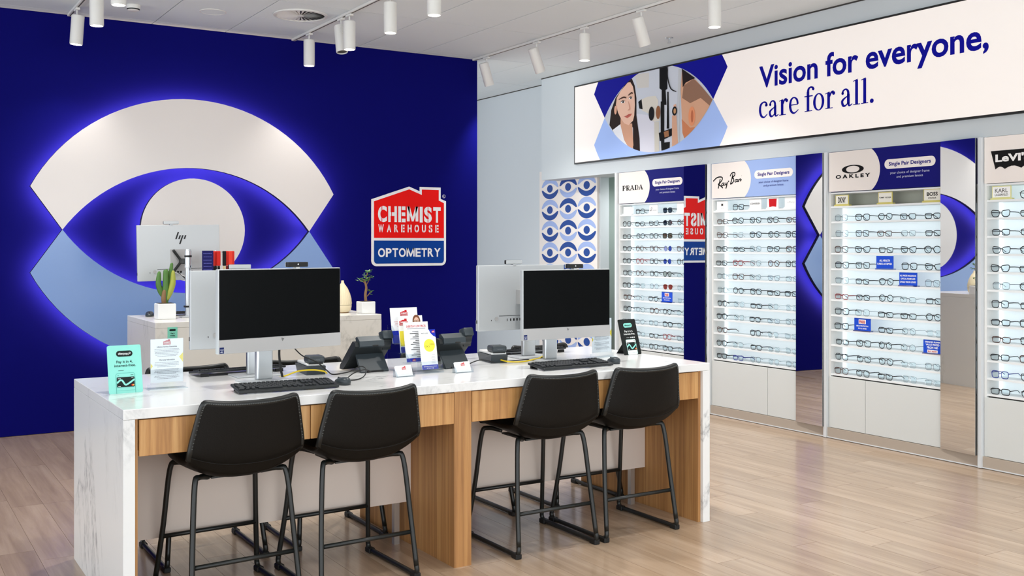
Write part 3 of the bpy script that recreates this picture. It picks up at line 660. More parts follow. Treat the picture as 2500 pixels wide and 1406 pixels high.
notice(2, 4, 2, 'blue notice with two white lines, fifth shelf of the ring-emblem bay', [('ALL HEALTH', .042, .013, .055), ('FUNDS ACCEPTED', .058, .013, .032)])
notice(2, 5, 3, 'blue notice with three white lines, sixth shelf of the ring-emblem bay', [('ALL PRICES INCLUDE AN', .062, .011, .066), ('OPTICAL FRAME AND', .055, .011, .045), ('SINGLE VISION LENSES', .060, .011, .024)])
notice(2, 8, 1, 'blue notice with a red-on-white badge, ninth shelf of the ring-emblem bay', [('100% UV PROTECTION', .05, .009, .034), ('ON ALL LENSES', .035, .009, .017)], ('FREE', .024, .02, .058))
notice(2, 9, 4, 'blue notice half behind the mirror, tenth shelf of the ring-emblem bay', [('DESIGNER FRAMES', .055, .010, .074), ('VALUE PRICED', .05, .012, .056), ('FROM $80', .04, .014, .036)], ('BUY NOW', .032, .009, .014))

# ------------------------------------------------------------------ eye-pattern panel and the doorway beyond the displays
pp = thing('eye_pattern_panel', 'cream wall panel with rows of blue eye motifs beyond the display bays', 'wall panel', (WX, 10.42, 0), R(-90))
MB().box(0, 1.16, -.03, -.001, .1, 2.46).build('panel_board', ink('#e6dfda'), pp)
fp = ((0, -.0302, 0), (1, 0, 0), (0, 0, 1), (0, -1, 0))
dk, lt, cr = ink('#0c3f8e'), ink('#9aaedd'), ink('#e9e2dd')
def motif(top):
    b = MB(((0, -.0302, 0), (1, 0, 0), (0, 0, 1), (0, -1, 0))); W, H = .178, .124
    b.poly(arc(0, 0, W, H, 8, 172, 20) + [(0, .0)], 1, 0 if top else 1); b.poly(arc(0, 0, W, H, 188, 352, 20) + [(0, 0)], 1, 1 if top else 0)
    b.poly([(W*(-1+2*k/16), H*.52*math.sin(math.pi*k/16)) for k in range(17)] + [(W*(1-2*k/16), -H*.52*math.sin(math.pi*k/16)) for k in range(1, 16)], 2, 2)
    b.poly(circ(0, 0, .060, .046, 24), 3, 0)
    return b.mesh('eye_motif', [dk, lt, cr])
mt, ml_ = motif(True), motif(False)
for c, u in enumerate((.225, .60, .965)):
    for r_ in range(8): link('eye_motif', mt if c == 1 else ml_, pp, (u, 0, 2.245 - .2535*r_ + .004*c))
cb = thing('overhead_cupboard', 'grey-green overhead cupboard in the side room past the doorway', 'cupboard', (7.995, 8.76, 1.70), R(-90))
MB().box(-.55, .55, -.32, 0, 0, .78, .004, 1).build('cupboard_body', m_gg, cb); MB().box(-.548, -.003, -.338, -.322, .003, .777).build('door', m_gg, cb); MB().box(.003, .548, -.338, -.322, .003, .777).build('door', m_gg, cb)
bn = thing('side_bench', 'pale workbench against the wall in the side room past the doorway', 'bench', (7.995, 8.8, 0), R(-90))
MB().box(-.6, .6, -.5, 0, .84, .88).build('bench_top', m_white, bn); MB().box(-.58, .58, -.42, -.02, 0, .84).build('bench_base', m_gg, bn)
eq = thing('lens_instrument', 'black optical bench instrument standing in the side room past the doorway', 'instrument', (7.74, 8.98, .88), R(-90))
MB().box(-.13, .13, -.12, .12, 0, .05, .008).build('base', m_plast, eq); MB().box(-.04, .04, -.03, .07, .05, .30, .006).build('column', m_plast2, eq); MB().box(-.11, .11, -.13, .09, .28, .42, .02).build('head', m_plast, eq); MB().lathe([(.03, 0), (.03, .07)], 16).xf(Matrix.Translation((0, -.12, .35)) @ Matrix.Rotation(R(90), 4, 'X')).build('eyepiece', m_rub, eq)
cs = thing('black_case', 'black storage case leaning below the side-room bench', 'case', (7.42, 9.0, 0), R(-90))
MB().box(-.2, .2, -.06, .06, 0, .74, .03).build('case_body', m_rub, cs); MB().tube(cat([(-.06, 0, .735), (-.05, 0, .77), (.05, 0, .77), (.06, 0, .735)], 4), .008).build('handle', m_plast2, cs)

dl = thing('fill_downlight', 'unseen fill downlight added to brighten the side room past the doorway', 'downlight', (7.45, 8.85, 2.5))  # unseen lamp, added only to lighten the side room
MB().lathe([(.05, -.012), (.07, -.010), (.07, -.001)], 24, capb=False, capt=False).build('trim_ring', m_track, dl); MB().lathe([(.05, -.010), (.05, -.006)], 24).build('lamp_lens', m_lamp, dl)
ld = bpy.data.lights.new('fill_beam', 'SPOT'); ld.energy = 55; ld.spot_size = R(150); ld.spot_blend = 1; ld.shadow_soft_size = .05; link('fill_beam', ld, dl, (0, 0, -.02))

# ------------------------------------------------------------------ ceiling fixtures
TRK = [(1.46, 'left'), (3.42, 'middle'), (5.38, 'right')]
for x, n in TRK:
    t = thing('lighting_track', 'white ceiling lighting track, %s of the three' % ('leftmost' if n == 'left' else 'the middle one' if n == 'middle' else 'rightmost'), 'light track', (x, 0, CEIL), group='ceiling lighting tracks')
    MB().box(-.018, .018, .4, 9.34, -.022, -.001, .002, 1).build('rail', m_track, t); MB().box(-.005, .005, .42, 9.32, -.0235, -.0215).build('slot', mat('track_slot', '#4a4946', .6), t)
def lamp(x, y, label, tilt=0, az=0, on=True, disc=False, pw=1.0):
    t = thing('track_spotlight', label, 'spotlight', (x, y, CEIL), group='cylindrical track spotlights')
    MB().box(-.016, .016, -.05, .05, -.042, -.0235, .003, 1).build('adapter', m_track, t)
    MB().tube([(0, 0, -.04), (0, 0, -.10)], .007, 10).build('stem', m_track, t)
    Mx = Matrix.Translation((0, 0, -.20)) @ Matrix.Rotation(R(az), 4, 'Z') @ Matrix.Rotation(R(tilt), 4, 'X')
    prof = [(.004, .12), (.044, .12), (.05, .114), (.05, -.112), (.047, -.118), (.044, -.118), (.043, -.10)]
    c = MB().lathe(list(reversed(prof)), 28, capb=False).xf(Mx).build('canister', m_track, t); smooth_angle(c)
    MB().lathe([(.0435, -.108), (.0435, -.106)], 24).xf(Mx).build('lamp_lens', m_lamp if on else m_grid, t)
    if disc: MB().lathe([(.03, -.006), (.03, .006)], 16).xf(Matrix.Translation((0, -.06, -.13)) @ Matrix.Rotation(R(90), 4, 'X')).build('pivot_disc', m_track, t)
    if on:
        ld = bpy.data.lights.new('spot_beam', 'SPOT'); ld.energy = SPOT_W*pw; ld.spot_size = R(100); ld.spot_blend = 1.0; ld.shadow_soft_size = .045; ld.color = (1, .985, .955)
        lo = link('spot_beam', ld, t); lo.matrix_local = Mx @ Matrix.Translation((0, 0, -.13))
    return t
lamp(1.46, 8.98, 'leftmost white track spotlight, nearest the navy wall', 4, 60, pw=.3)
lamp(1.46, 8.14, 'white track spotlight cut by the top edge, second on the left track', pw=.6)
lamp(1.46, 7.36, 'white track spotlight barely showing at the top edge left of the smoke detector')
lamp(3.42, 8.93, 'white track spotlight on the middle track, nearest the navy wall', pw=.3)
lamp(3.42, 8.19, 'white track spotlight with a round pivot, half hidden on the middle track', 12, 180, False, True)
lamp(3.42, 8.01, 'white track spotlight overlapping the pivoted one on the middle track', pw=.6)
lamp(3.42, 7.22, 'lit white track spotlight right of the overlapping pair on the middle track')
lamp(3.42, 6.50, 'lit white track spotlight cut by the top edge above the logo sign')
lamp(5.38, 9.08, 'tilted white track spotlight right of the navy wall edge', 20, -80)
lamp(5.38, 8.15, 'tilted white track spotlight, second on the right track from the far end', 23, -85)
lamp(5.38, 7.385, 'straight lit white track spotlight in the middle of the right track')
lamp(5.38, 6.60, 'tilted white track spotlight in front of the banner photo', 22, -85)
lamp(5.38, 5.74, 'straight lit white track spotlight cut by the top edge above the banner')
for x, ys_ in ((1.46, (5.9, 4.3, 2.4)), (3.42, (5.2, 3.9, 2.4)), (5.38, (4.6, 3.4, 2.0))):  # extra spotlights out of view, added along the tracks for more light
    for y in ys_: lamp(x, y, 'unseen white track spotlight added to light the room, out of the frame')
vt = thing('ceiling_vent', 'round ceiling air diffuser with radial blades in a square tile', 'vent', (3.115, 8.333, CEIL))
smooth_angle(MB().lathe([(.225, -.001), (.225, -.012), (.205, -.016), (.2, -.004), (.2, -.001)], 40, capb=False, capt=False).build('rim', m_track, vt)); MB().lathe([(.2, -.004), (.2, -.001)], 36).build('dark_throat', m_black, vt); MB().lathe([(.03, -.014), (.03, -.002)], 16).build('hub', m_track, vt)
bl = MB().add([(.03, -.002, -.013), (.2, -.015, -.013), (.2, .012, -.006), (.03, .004, -.006)], [(0, 1, 2, 3)]).add([(.03, -.002, -.011), (.2, -.015, -.011), (.2, .012, -.004), (.03, .004, -.004)], [(3, 2, 1, 0)]).mesh('blade', m_track)
for k in range(28): link('blade', bl, vt, rot=(0, 0, 2*math.pi*k/28))
sp = thing('ceiling_speaker', 'flush round ceiling speaker with concentric rings', 'speaker', (2.456, 8.61, CEIL))
smooth_angle(MB().lathe([(.11, -.001), (.11, -.006), (.1, -.008), (.096, -.004)], 36, capb=False, capt=False).build('ring', m_track, sp)); MB().lathe([(.096, -.006), (.096, -.001)], 32).build('grille', m_ceil, sp)
sd = thing('smoke_detector', 'white smoke detector with dark slots near the top left', 'smoke detector', (1.843, 8.72, CEIL))
smooth_angle(MB().lathe([(.03, -.05), (.045, -.045), (.055, -.02), (.055, -.001)], 24).build('housing', m_track, sd)); MB().lathe([(.0475, -.042), (.0505, -.032)], 24, capb=False, capt=False).build('slot', m_black, sd)
sk = thing('sprinkler_head', 'small metal fire sprinkler in the ceiling by the bulkhead', 'sprinkler', (6.393, 7.43, CEIL))
MB().lathe([(.035, -.006), (.038, -.001)], 20).build('escutcheon', m_alu, sk); MB().tube([(0, 0, -.005), (0, 0, -.03)], .008).build('nozzle', m_alu, sk); MB().lathe([(.02, -.05), (.02, -.048)], 16).build('deflector', m_alu, sk); MB().tube([(.012, 0, -.03), (.012, 0, -.05)], .002).tube([(-.012, 0, -.03), (-.012, 0, -.05)], .002).build('arms', m_alu, sk)

# ------------------------------------------------------------------ service desk
DX0, DX1, DY0, DY1, DH = .888, 4.074, 4.385, 5.55, .9
dk_ = thing('service_desk', 'long white stone waterfall desk with oak drawers and legs', 'desk', (DX0, DY0, 0))
W_, D_ = DX1-DX0, DY1-DY0
MB().box(0, W_, 0, D_, .858, DH, .002, 1).build('stone_top', m_marble, dk_)
MB().box(0, .046, 0, D_, 0, .8575, .001, 1).build('stone_end_panel', m_marble, dk_); MB().box(W_-.052, W_, 0, D_, 0, .8575, .001, 1).build('stone_end_panel', m_marble, dk_)
lx0, lx1 = 2.427-DX0, 2.522-DX0
MB().box(.0465, .060, .02, D_-.02, 0, .857).build('oak_end_panel', m_oakd, dk_); MB().box(W_-.072, W_-.0525, .02, D_-.02, 0, .857).build('oak_end_panel', m_oakd, dk_)
MB().box(lx0, lx1, .018, D_-.018, 0, .857).build('oak_centre_leg', m_oakd, dk_)
for x0, x1 in ((.0645, 1.689-DX0), (1.693-DX0, lx0-.003), (lx1+.003, 3.259-DX0), (3.263-DX0, W_-.074)):
    MB().box(x0, x1, .014, .034, .702, .852, .0015, 1).build('drawer_front', m_oak, dk_)
    MB().box(x0, x1, D_-.034, D_-.014, .702, .852, .0015, 1).build('drawer_front', m_oak, dk_)
    MB().box(x0+.01, x1-.01, .036, .42, .715, .84).build('drawer_box', m_oakd, dk_)
for x0, x1 in ((.062, lx0-.001), (lx1+.001, W_-.073)):
    MB().box(x0, x1, .488, .506, .228, .857).build('modesty_panel', m_beige, dk_)
    MB().box(x1-.075, x1-.045, .53, .56, 0, .3).build('support_post', m_alu, dk_)
# back counter
ct = thing('back_counter', 'pale stone reception counter in front of the navy wall', 'counter', (1.713, 7.41, 0)); cw, cd = 1.72, .90
m_st2 = marble('warm_white_stone', '#dedbd4', '#9a9a94', .25)
MB().box(0, cw, 0, cd, .99, 1.03, .002, 1).build('stone_top', m_st2, ct); MB().box(0, cw, 0, .03, 0, .9895).build('front_panel', m_st2, ct); MB().box(0, .03, .0305, cd, 0, .9895).build('end_panel', m_st2, ct); MB().box(cw-.03, cw, .0305, cd, 0, .9895).build('end_panel', m_st2, ct)

# ------------------------------------------------------------------ bar stools
def stool_shell():
    # rows from seat front to back top: (y, z, half width, side lift z, side wrap y)
    rows = [(.236, .594, .178, .010, 0), (.228, .616, .198, .015, 0), (.12, .606, .222, .03, 0), (.0, .592, .234, .048, 0), (-.12, .578, .239, .064, 0), (-.200, .577, .243, .074, .004), (-.256, .602, .247, .070, .015), (-.286, .660, .247, .044, .030), (-.300, .735, .240, .012, .038), (-.314, .815, .225, .006, .038), (-.323, .868, .213, .008, .036), (-.327, .892, .204, .012, .033), (-.328, .900, .193, .012, .030)]
    n = 12; V = []
    for y, z, w, lz, wy in rows:
        for k in range(n+1):
            s_ = -1 + 2*k/n; q = abs(s_)**2.4
            V.append((w*s_, y + wy*q, z + lz*q))
    F = [(r_*(n+1)+k, r_*(n+1)+k+1, (r_+1)*(n+1)+k+1, (r_+1)*(n+1)+k) for r_ in range(len(rows)-1) for k in range(n)]
    return V, F, n, len(rows)
def finish(o, mods):
    for ty, kw in mods:
        md = o.modifiers.new(ty.lower(), ty)
        for k, v in kw.items(): setattr(md, k, v)
V, F, NN, NR = stool_shell()
def make_stool(label):
    t = thing('bar_stool', label, 'stool', group='black bucket bar stools')
    o = MB().add(V, F).build('bucket_seat', m_leather, t, True)
    finish(o, [('SOLIDIFY', dict(thickness=.026, offset=0)), ('BEVEL', dict(width=.008, segments=2, limit_method='ANGLE')), ('SUBSURF', dict(levels=1, render_levels=2))])
    rim = [Vector(V[r_*(NN+1)]) for r_ in range(6, NR)] + [Vector(V[(NR-1)*(NN+1)+k]) for k in range(1, NN)] + [Vector(V[r_*(NN+1)+NN]) for r_ in range(NR-1, 5, -1)]
    ro = MB().tube(cat(rim, 3), .0148, 8).build('rim_piping', m_leather2, t, True)
    b = MB()
    for i, p in enumerate(cat(rim, 4)[6:-6]):
        b.box(p.x-.0025, p.x+.0025, p.y-.0172, p.y-.0148, p.z-.0012, p.z+.0012)
    st_ = b.build('stitching', mat('grey_thread', '#5d605e', .7), t); st_['kind'] = 'stuff'
    seam = [(V[7*(NN+1)+k][0]*1.0, V[7*(NN+1)+k][1]-.0138, V[7*(NN+1)+k][2]-.018) for k in range(NN+1)]
    MB().tube(cat(seam, 3), .0025, 6).build('seam', m_leather, t, True)
    MB().box(-.11, .11, -.12, .12, .556, .564).build('seat_plate', m_blk, t)
    fx, fy = .243, .262
    for s_ in (-1, 1):
        MB().tube(cat([(s_*.12, -.10, .562), (s_*.180, -.165, .578), (s_*.206, -.190, .552), (s_*.226, -.222, .30), (s_*.240, -.256, .06)], 5), .0125, 8).build('leg', m_blk, t, True)
        MB().tube(cat([(s_*.12, .10, .578), (s_*.175, .16, .588), (s_*.200, .180, .550), (s_*.218, .215, .30), (s_*.240, .256, .06)], 5), .0125, 8).build('leg', m_blk, t, True)
        MB().tube(cat([(s_*.240, -.256, .06), (s_*.242, -.258, .035), (s_*.243, -.24, .016), (s_*.243, -.2, .0145), (s_*.243, .2, .0145), (s_*.243, .24, .016), (s_*.242, .258, .035), (s_*.240, .256, .06)], 4), .0125, 8).build('sled_runner', m_blk, t, True)
        for q in (-1, 1): MB().box(s_*.243-.017, s_*.243+.017, q*.24-.026, q*.24+.026, 0, .026, .004, 1).build('foot_pad', m_rub, t)
    MB().tube([(-.23, -.230, .215), (.23, -.230, .215)], .0105, 8).build('footrest', m_blk, t, True)
    MB().tube([(-.224, .222, .245), (.224, .222, .245)], .0105, 8).build('footrest', m_blk, t, True)
    return t
st0 = make_stool('leftmost black leather bar stool in the front row, at the teal card end')
st0.location = (1.378, 4.615, 0); st0.rotation_euler = (0, 0, R(3))
for x, y, rz, lb in ((1.955, 4.615, 2, 'second black leather bar stool from the left in the front row'), (3.01, 4.615, 0, 'black leather bar stool just right of the oak centre leg in the front row'), (3.56, 4.615, 0, 'rightmost black leather bar stool in the front row, by the right stone end'),
                     (1.47, 5.33, 180, 'black leather bar stool behind the desk at its left end, only the back top showing'), (2.13, 5.33, 180, 'black leather bar stool behind the desk, showing right of the left monitor stand'), (2.95, 5.33, 180, 'black leather bar stool behind the desk, mostly hidden by the brochures'), (3.735, 5.33, 180, 'black leather bar stool behind the desk at the right monitor stand')):
    copy_thing(st0, (x, y, 0), R(rz), lb)

# ------------------------------------------------------------------ computers
def hp_mark(b, cx, cz, h, l=2):
    # four slanted strokes of the round-less logo
    sl = .36
    for x, z0, z1, w in ((-.42, -.10, .62, .15), (-.12, -.10, .28, .15), (.14, -.62, .28, .15), (.42, -.10, .28, .15)):
        b.poly([(cx+h*(x+sl*z0-w/2), cz+h*z0), (cx+h*(x+sl*z0+w/2), cz+h*z0), (cx+h*(x+sl*z1+w/2), cz+h*z1), (cx+h*(x+sl*z1-w/2), cz+h*z1)], l)
def monitor(name, label, loc, rz, w, z0, h, screen_y=-.17, stand=True, sticker=True, roll=0):
    """all-in-one computer; local -Y is the screen side; z0 is the chin's underside above the base"""
    t = thing(name, label, 'computer', loc, R(rz), group='silver all-in-one computers')
    y = screen_y; x0, x1 = -w/2, w/2; sb = z0+.066
    MB().box(x0, x1, y, y+.030, z0, z0+h, .004, 2).build('housing', m_silver, t)
    MB().box(x0+.004, x1-.004, y-.0022, y-.0002, sb, z0+h-.004).build('screen', m_scr, t)
    ch = MB().box(x0+.001, x1-.001, y-.004, y-.0002, z0+.001, sb-.001, .001, 1).build('chin', m_silver2, t)
    f = ((0, y-.0041, 0), (1, 0, 0), (0, 0, 1), (0, -1, 0))
    b = MB(f); hp_mark(b, 0, sb-.014, .013); b.build('chin_logo', m_black, ch)
    if sticker:
        MB(f).rect(x0+.004, x0+.026, z0+.004, z0+.032, 1).build('sticker', ink('#15245c'), ch)
        b = MB(f); b.text('intel', x0+.007, z0+.019, .006, x0+.023, l=3); b.text('vPRO', x0+.007, z0+.008, .006, x0+.021, bold=.02, l=3); b.build('sticker_lettering', ink('#f0f2fa'), ch)
    # back: recessed plate, vent slot, ports
    fb = ((0, y+.0302, 0), (-1, 0, 0), (0, 0, 1), (0, 1, 0))
    MB(fb).rect(-w*.27, w*.27, z0+.085, z0+.088, 1).build('vent_slot', m_black, t)
    b = MB(fb)
    for k, pw in enumerate((.004, .008, .010, .010, .016, .016)): b.rect(-.11+k*.022, -.11+k*.022+pw, z0+.055, z0+.070, 1)
    for k in range(2): b.rect(.07+k*.018, .08+k*.018, z0+.055, z0+.070, 1)
    b.rect(-w*.36, -w*.36+.004, z0+.058, z0+.066, 1); po = b.build('ports', m_black, t); po['kind'] = 'stuff'
    MB().prism(circ(0, 0, .012, n=16), 0, .002).xf(Matrix.Translation((w*.30, y+.0325, z0+.07)) @ Matrix.Rotation(R(180), 4, 'Z')).build('lock_slot', m_silver2, t)
    MB().box(x1-.001, x1+.0025, y+.008, y+.014, z0+.045, z0+.065).build('side_port', m_black, t)
    cam = MB().box(.03 if w > .62 else .0, .145 if w > .62 else .11, y-.002, y+.022, z0+h+.006, z0+h+.030, .003, 1).build('webcam', m_black, t)
    cx_ = (.0875 if w > .62 else .055)
    MB().box(cx_-.057, cx_+.057, y+.0222, y+.026, z0+h+.007, z0+h+.029, .002, 1).build('webcam_back', m_silver, cam); MB().box(cx_-.01, cx_+.01, y+.0, y+.03, z0+h-.006, z0+h+.006).build('webcam_clip', m_silver, cam)
    MB(((0, y-.0022, 0), (1, 0, 0), (0, 0, 1), (0, -1, 0))).poly(circ(cx_, z0+h+.019, .004, n=14), 1).build('webcam_lens', ink('#d7dade'), cam)
    if stand:
        MB().box(-.043, .043, -.012, .022, .006, z0+h*.55, .008, 3).build('stand_column', m_alu, t)
        MB().box(-.045, .045, .0, y+.030, z0+h*.40, z0+h*.62).build('hinge_block', m_silver2, t) if y > 0 else MB().box(-.045, .045, y+.0302, -.0122, z0+h*.40, z0+h*.62).build('hinge_block', m_silver2, t)
        MB().box(-.115, .115, -.085, .085, 0, .008, .003, 1).build('stand_base', m_silver, t)
    return t
monitor('all_in_one_computer', 'silver all-in-one computer with dark screen on the left half of the desk', (1.672, 4.975, DH), 11, .665, .165, .392)
monitor('all_in_one_computer', 'silver all-in-one computer with dark screen on the right half of the desk', (3.385, 4.985, DH), 0, .603, .140, .392, screen_y=-.175)
monitor('all_in_one_computer', 'silver computer seen from its blank back, behind the left desk screen', (1.70, 5.21, DH), 180, .62, .140, .40, screen_y=-.09, sticker=False)
monitor('all_in_one_computer', 'silver computer seen from its back, behind the right desk screen', (3.375, 5.21, DH), 180, .615, .160, .39, screen_y=-.09, sticker=False)
am = monitor('all_in_one_computer', 'silver computer on a monitor arm over the back counter, logo on its back', (2.04, 7.98, 1.03), 180, .615, .275, .42, screen_y=-.06, stand=False, sticker=False)
am.rotation_euler = (0, R(1.2), R(180))
b = MB(((0, -.06+.0304, 0), (-1, 0, 0), (0, 0, 1), (0, 1, 0))); hp_mark(b, 0.01, .595, .075); b.build('back_logo', m_black, am)
MB().box(-.068, .068, -.0295, -.0265, .345, .51).build('mount_plate', m_silver2, am)
ar = thing('monitor_arm', 'chrome pole with black cross bracket holding the computer on the back counter', 'monitor arm', (2.055, 7.857, 1.03))
smooth_angle(MB().lathe([(.021, .0), (.021, .37), (.024, .372), (.024, .50), (.021, .502), (.021, .51)], 24).build('pole', m_alu, ar))
MB().box(-.06, .06, -.05, .05, 0, .010, .003, 1).build('base_plate', m_silver, ar)
smooth_angle(MB().lathe([(.027, .375), (.027, .39)], 24).build('collar', m_chrome, ar)); smooth_angle(MB().lathe([(.027, .45), (.027, .465)], 24).build('collar', m_black, ar))
MB().box(-.03, .0, .02, .15, .40, .44, .004, 1).build('arm_link', m_blk, ar)
for s_ in (-1, 1): MB().tube(cat([(-.015, .135, .42), (-.035, .140, .42+s_*.03), (-.075, .142, .42+s_*.085)], 4), .010, 8).build('bracket_prong', m_blk, ar, True)
MB().tube(cat([(-.004, .022, .30), (-.06, .08, .33), (-.10, .12, .345)], 5), .004, 6).build('cable', m_silver2, ar, True); MB().tube(cat([(-.004, .024, .28), (-.05, .07, .33), (-.10, .13, .35)], 5), .004, 6).build('cable', m_rub, ar, True)
MB().box(-.026, .03, -.026, .026, .075, .088).build('cable_tie', m_rub, ar)
MB().tube(cat([(.012, -.018, .012), (.02, -.024, .10), (.026, -.012, .2)], 4), .005, 6).build('cable', m_rub, ar, True)

# ------------------------------------------------------------------ keyboards and mice
def keyboard(label, loc, rz, keys=True):
    t = thing('keyboard', label, 'keyboard', loc, R(rz), group='black computer keyboards')
    tilt = Matrix.Rotation(R(6), 4, 'X')
    MB().box(-.235, .235, -.08, .08, .004, .016, .004, 2).xf(tilt).xf(Matrix.Translation((0, 0, .0075))).build('keyboard_body', m_plast, t)
    for s_ in (-1, 1): MB().box(s_*.2-.02, s_*.2+.02, .062, .075, 0, .016).build('tilt_foot', m_rub, t)
    k1 = MB().box(-.0078, .0078, -.0078, .0078, 0, .006, .0012, 1).mesh('key', m_key); k2 = MB().box(-.0125, .0125, -.0078, .0078, 0, .006, .0012, 1).mesh('key', m_key); ks = MB().box(-.055, .055, -.0078, .0078, 0, .006, .0012, 1).mesh('key', m_key); kf = MB().box(-.0078, .0078, -.005, .005, 0, .006, .0012, 1).mesh('key', m_key)
    P = []
    for r_ in range(4):
        y = .030 - r_*.0185
        P.append((k2, -.213 + r_*.002, y))
        for c in range(13): P.append((k1, -.189 + r_*.0045 + c*.0182, y) if -.189 + r_*.0045 + c*.0182 < .055 else (None, 0, 0))
        for c in range(3): P.append((k1, .088 + c*.0182, y) if r_ < 2 or (r_ == 3 and c == 1) else (None, 0, 0))
        for c in range(4): P.append((k1, .157 + c*.0182, y))
    for x in (-.215, -.188, -.161, .005, .032, .058): P.append((k2 if abs(x) > .2 else k1, x, -.044))
    P.append((ks, -.083, -.044))
    for c in range(3): P.append((k1, .088 + c*.0182, -.044))
    for c in range(4): P.append((k1, .157 + c*.0182, -.044))
    for c in range(21): P.append((kf, -.215 + c*.0212, .056))
    if keys:
        for m_, x, y in P:
            if m_: link('key', m_, t, tuple(Matrix.Translation((0, 0, .0075)) @ tilt @ Vector((x, y, .016))), (R(6), 0, 0))
    else:
        b = MB()
        for m_, x, y in P:
            if m_: b.add([tuple(Matrix.Translation((0, 0, .0075)) @ tilt @ (v.co + Vector((x, y, .016)))) for v in m_.vertices], [tuple(p.vertices) for p in m_.polygons])
        b.build('keys', m_key, t)['kind'] = 'stuff'
    return t
keyboard('black wired keyboard in front of the left desk screen', (1.655, 4.625, DH), -3)
keyboard('black wired keyboard in front of the right desk screen', (3.285, 4.635, DH), 1)
keyboard('black keyboard at the far side of the desk behind the left monitor stand', (1.66, 5.36, DH), 183, False)
keyboard('black keyboard at the far side of the desk behind the right monitor stand', (3.50, 5.395, DH), 181, False)
keyboard('black keyboard behind the chrome pole on the back counter', (2.18, 8.14, 1.03), 180, False)
def mouse(label, loc, rz):
    t = thing('computer_mouse', label, 'mouse', loc, R(rz), group='black computer mice'); V_ = []; F_ = []; n = 18; rows = [(0, 1.0), (.3, 1.03), (.55, .98), (.78, .8), (.93, .5), (1.0, .0)]
    for h_, s_ in rows:
        for k in range(n):
            a = 2*math.pi*k/n; y = .052*math.sin(a)*s_; x = .031*math.copysign(abs(math.cos(a))**.85, math.cos(a))*s_*(1-.10*math.sin(a)); V_.append((x, y - .010*h_, .001 + .037*h_*(1 - .22*(y+.01)/.052 * h_)))
    F_ = [(i*n+k, i*n+(k+1) % n, (i+1)*n+(k+1) % n, (i+1)*n+k) for i in range(len(rows)-1) for k in range(n)] + [tuple(reversed(range(n)))]
    MB().add(V_, F_).build('mouse_shell', m_plast2 if 'counter' not in label else m_plast2, t, True)
    MB().lathe([(.009, -.003), (.011, 0), (.009, .003)], 12).xf(Matrix.Translation((0, .030, .0235)) @ Matrix.Rotation(R(90), 4, 'Y')).build('scroll_wheel', m_rub, t)
    MB().tube(cat([(0, .049, .010), (0, .036, .022), (0, .01, .0345)], 4), .0008, 4).build('button_gap', m_rub, t)
    return t
ms = mouse('black mouse beside the left keyboard', (1.945, 4.645, DH), 8)
b = MB(((0, 0, .0335), (1, 0, 0), (0, 1, 0), (0, 0, 1))); b.ring(0, -.018, (.007, .007), (.006, .006), 6, n=18); b.xf(Matrix.Translation((0, -.002, .0015)) @ Matrix.Rotation(R(6), 4, 'X')).build('logo_ring', m_silver, ms)
mouse('black mouse beside the right keyboard', (3.60, 4.665, DH), -12)
mouse('black mouse on the left end of the back counter', (1.835, 8.12, 1.03), 165)

# ------------------------------------------------------------------ cards, leaflets and devices on the desk
fc_ = lambda y=0.: ((0, y, 0), (1, 0, 0), (0, 0, 1), (0, -1, 0))
def wave_card(b, u0, u1, v0, v1, l, teal, dark, red, orange, white):
    w, h = u1-u0, v1-v0
    b.poly(rrect(u0, u1, v0, v1, h*.06), l, dark)
    b.ribbon([(u0, v0+h*.42), (u0+w*.16, v0+h*.66), (u0+w*.30, v0+h*.66), (u0+w*.46, v0+h*.24), (u0+w*.62, v0+h*.30), (u1, v0+h*.72)], h*.17, l+1, teal, 5)
    b.poly(circ(u1-w*.14, v0+h*.16, h*.09, n=16), l+1, red); b.poly(circ(u1-w*.08, v0+h*.16, h*.09, n=16), l+1.5, orange)
    b.text('afterpay', u0+w*.05, v1-h*.16, h*.07, bold=.02, l=l+2, mi=white); b.rect(u1-w*.18, u1-w*.06, v1-h*.14, v1-h*.11, l+2, white); b.rect(u0+w*.06, u0+w*.2, v0+h*.06, v0+h*.11, l+2, white)
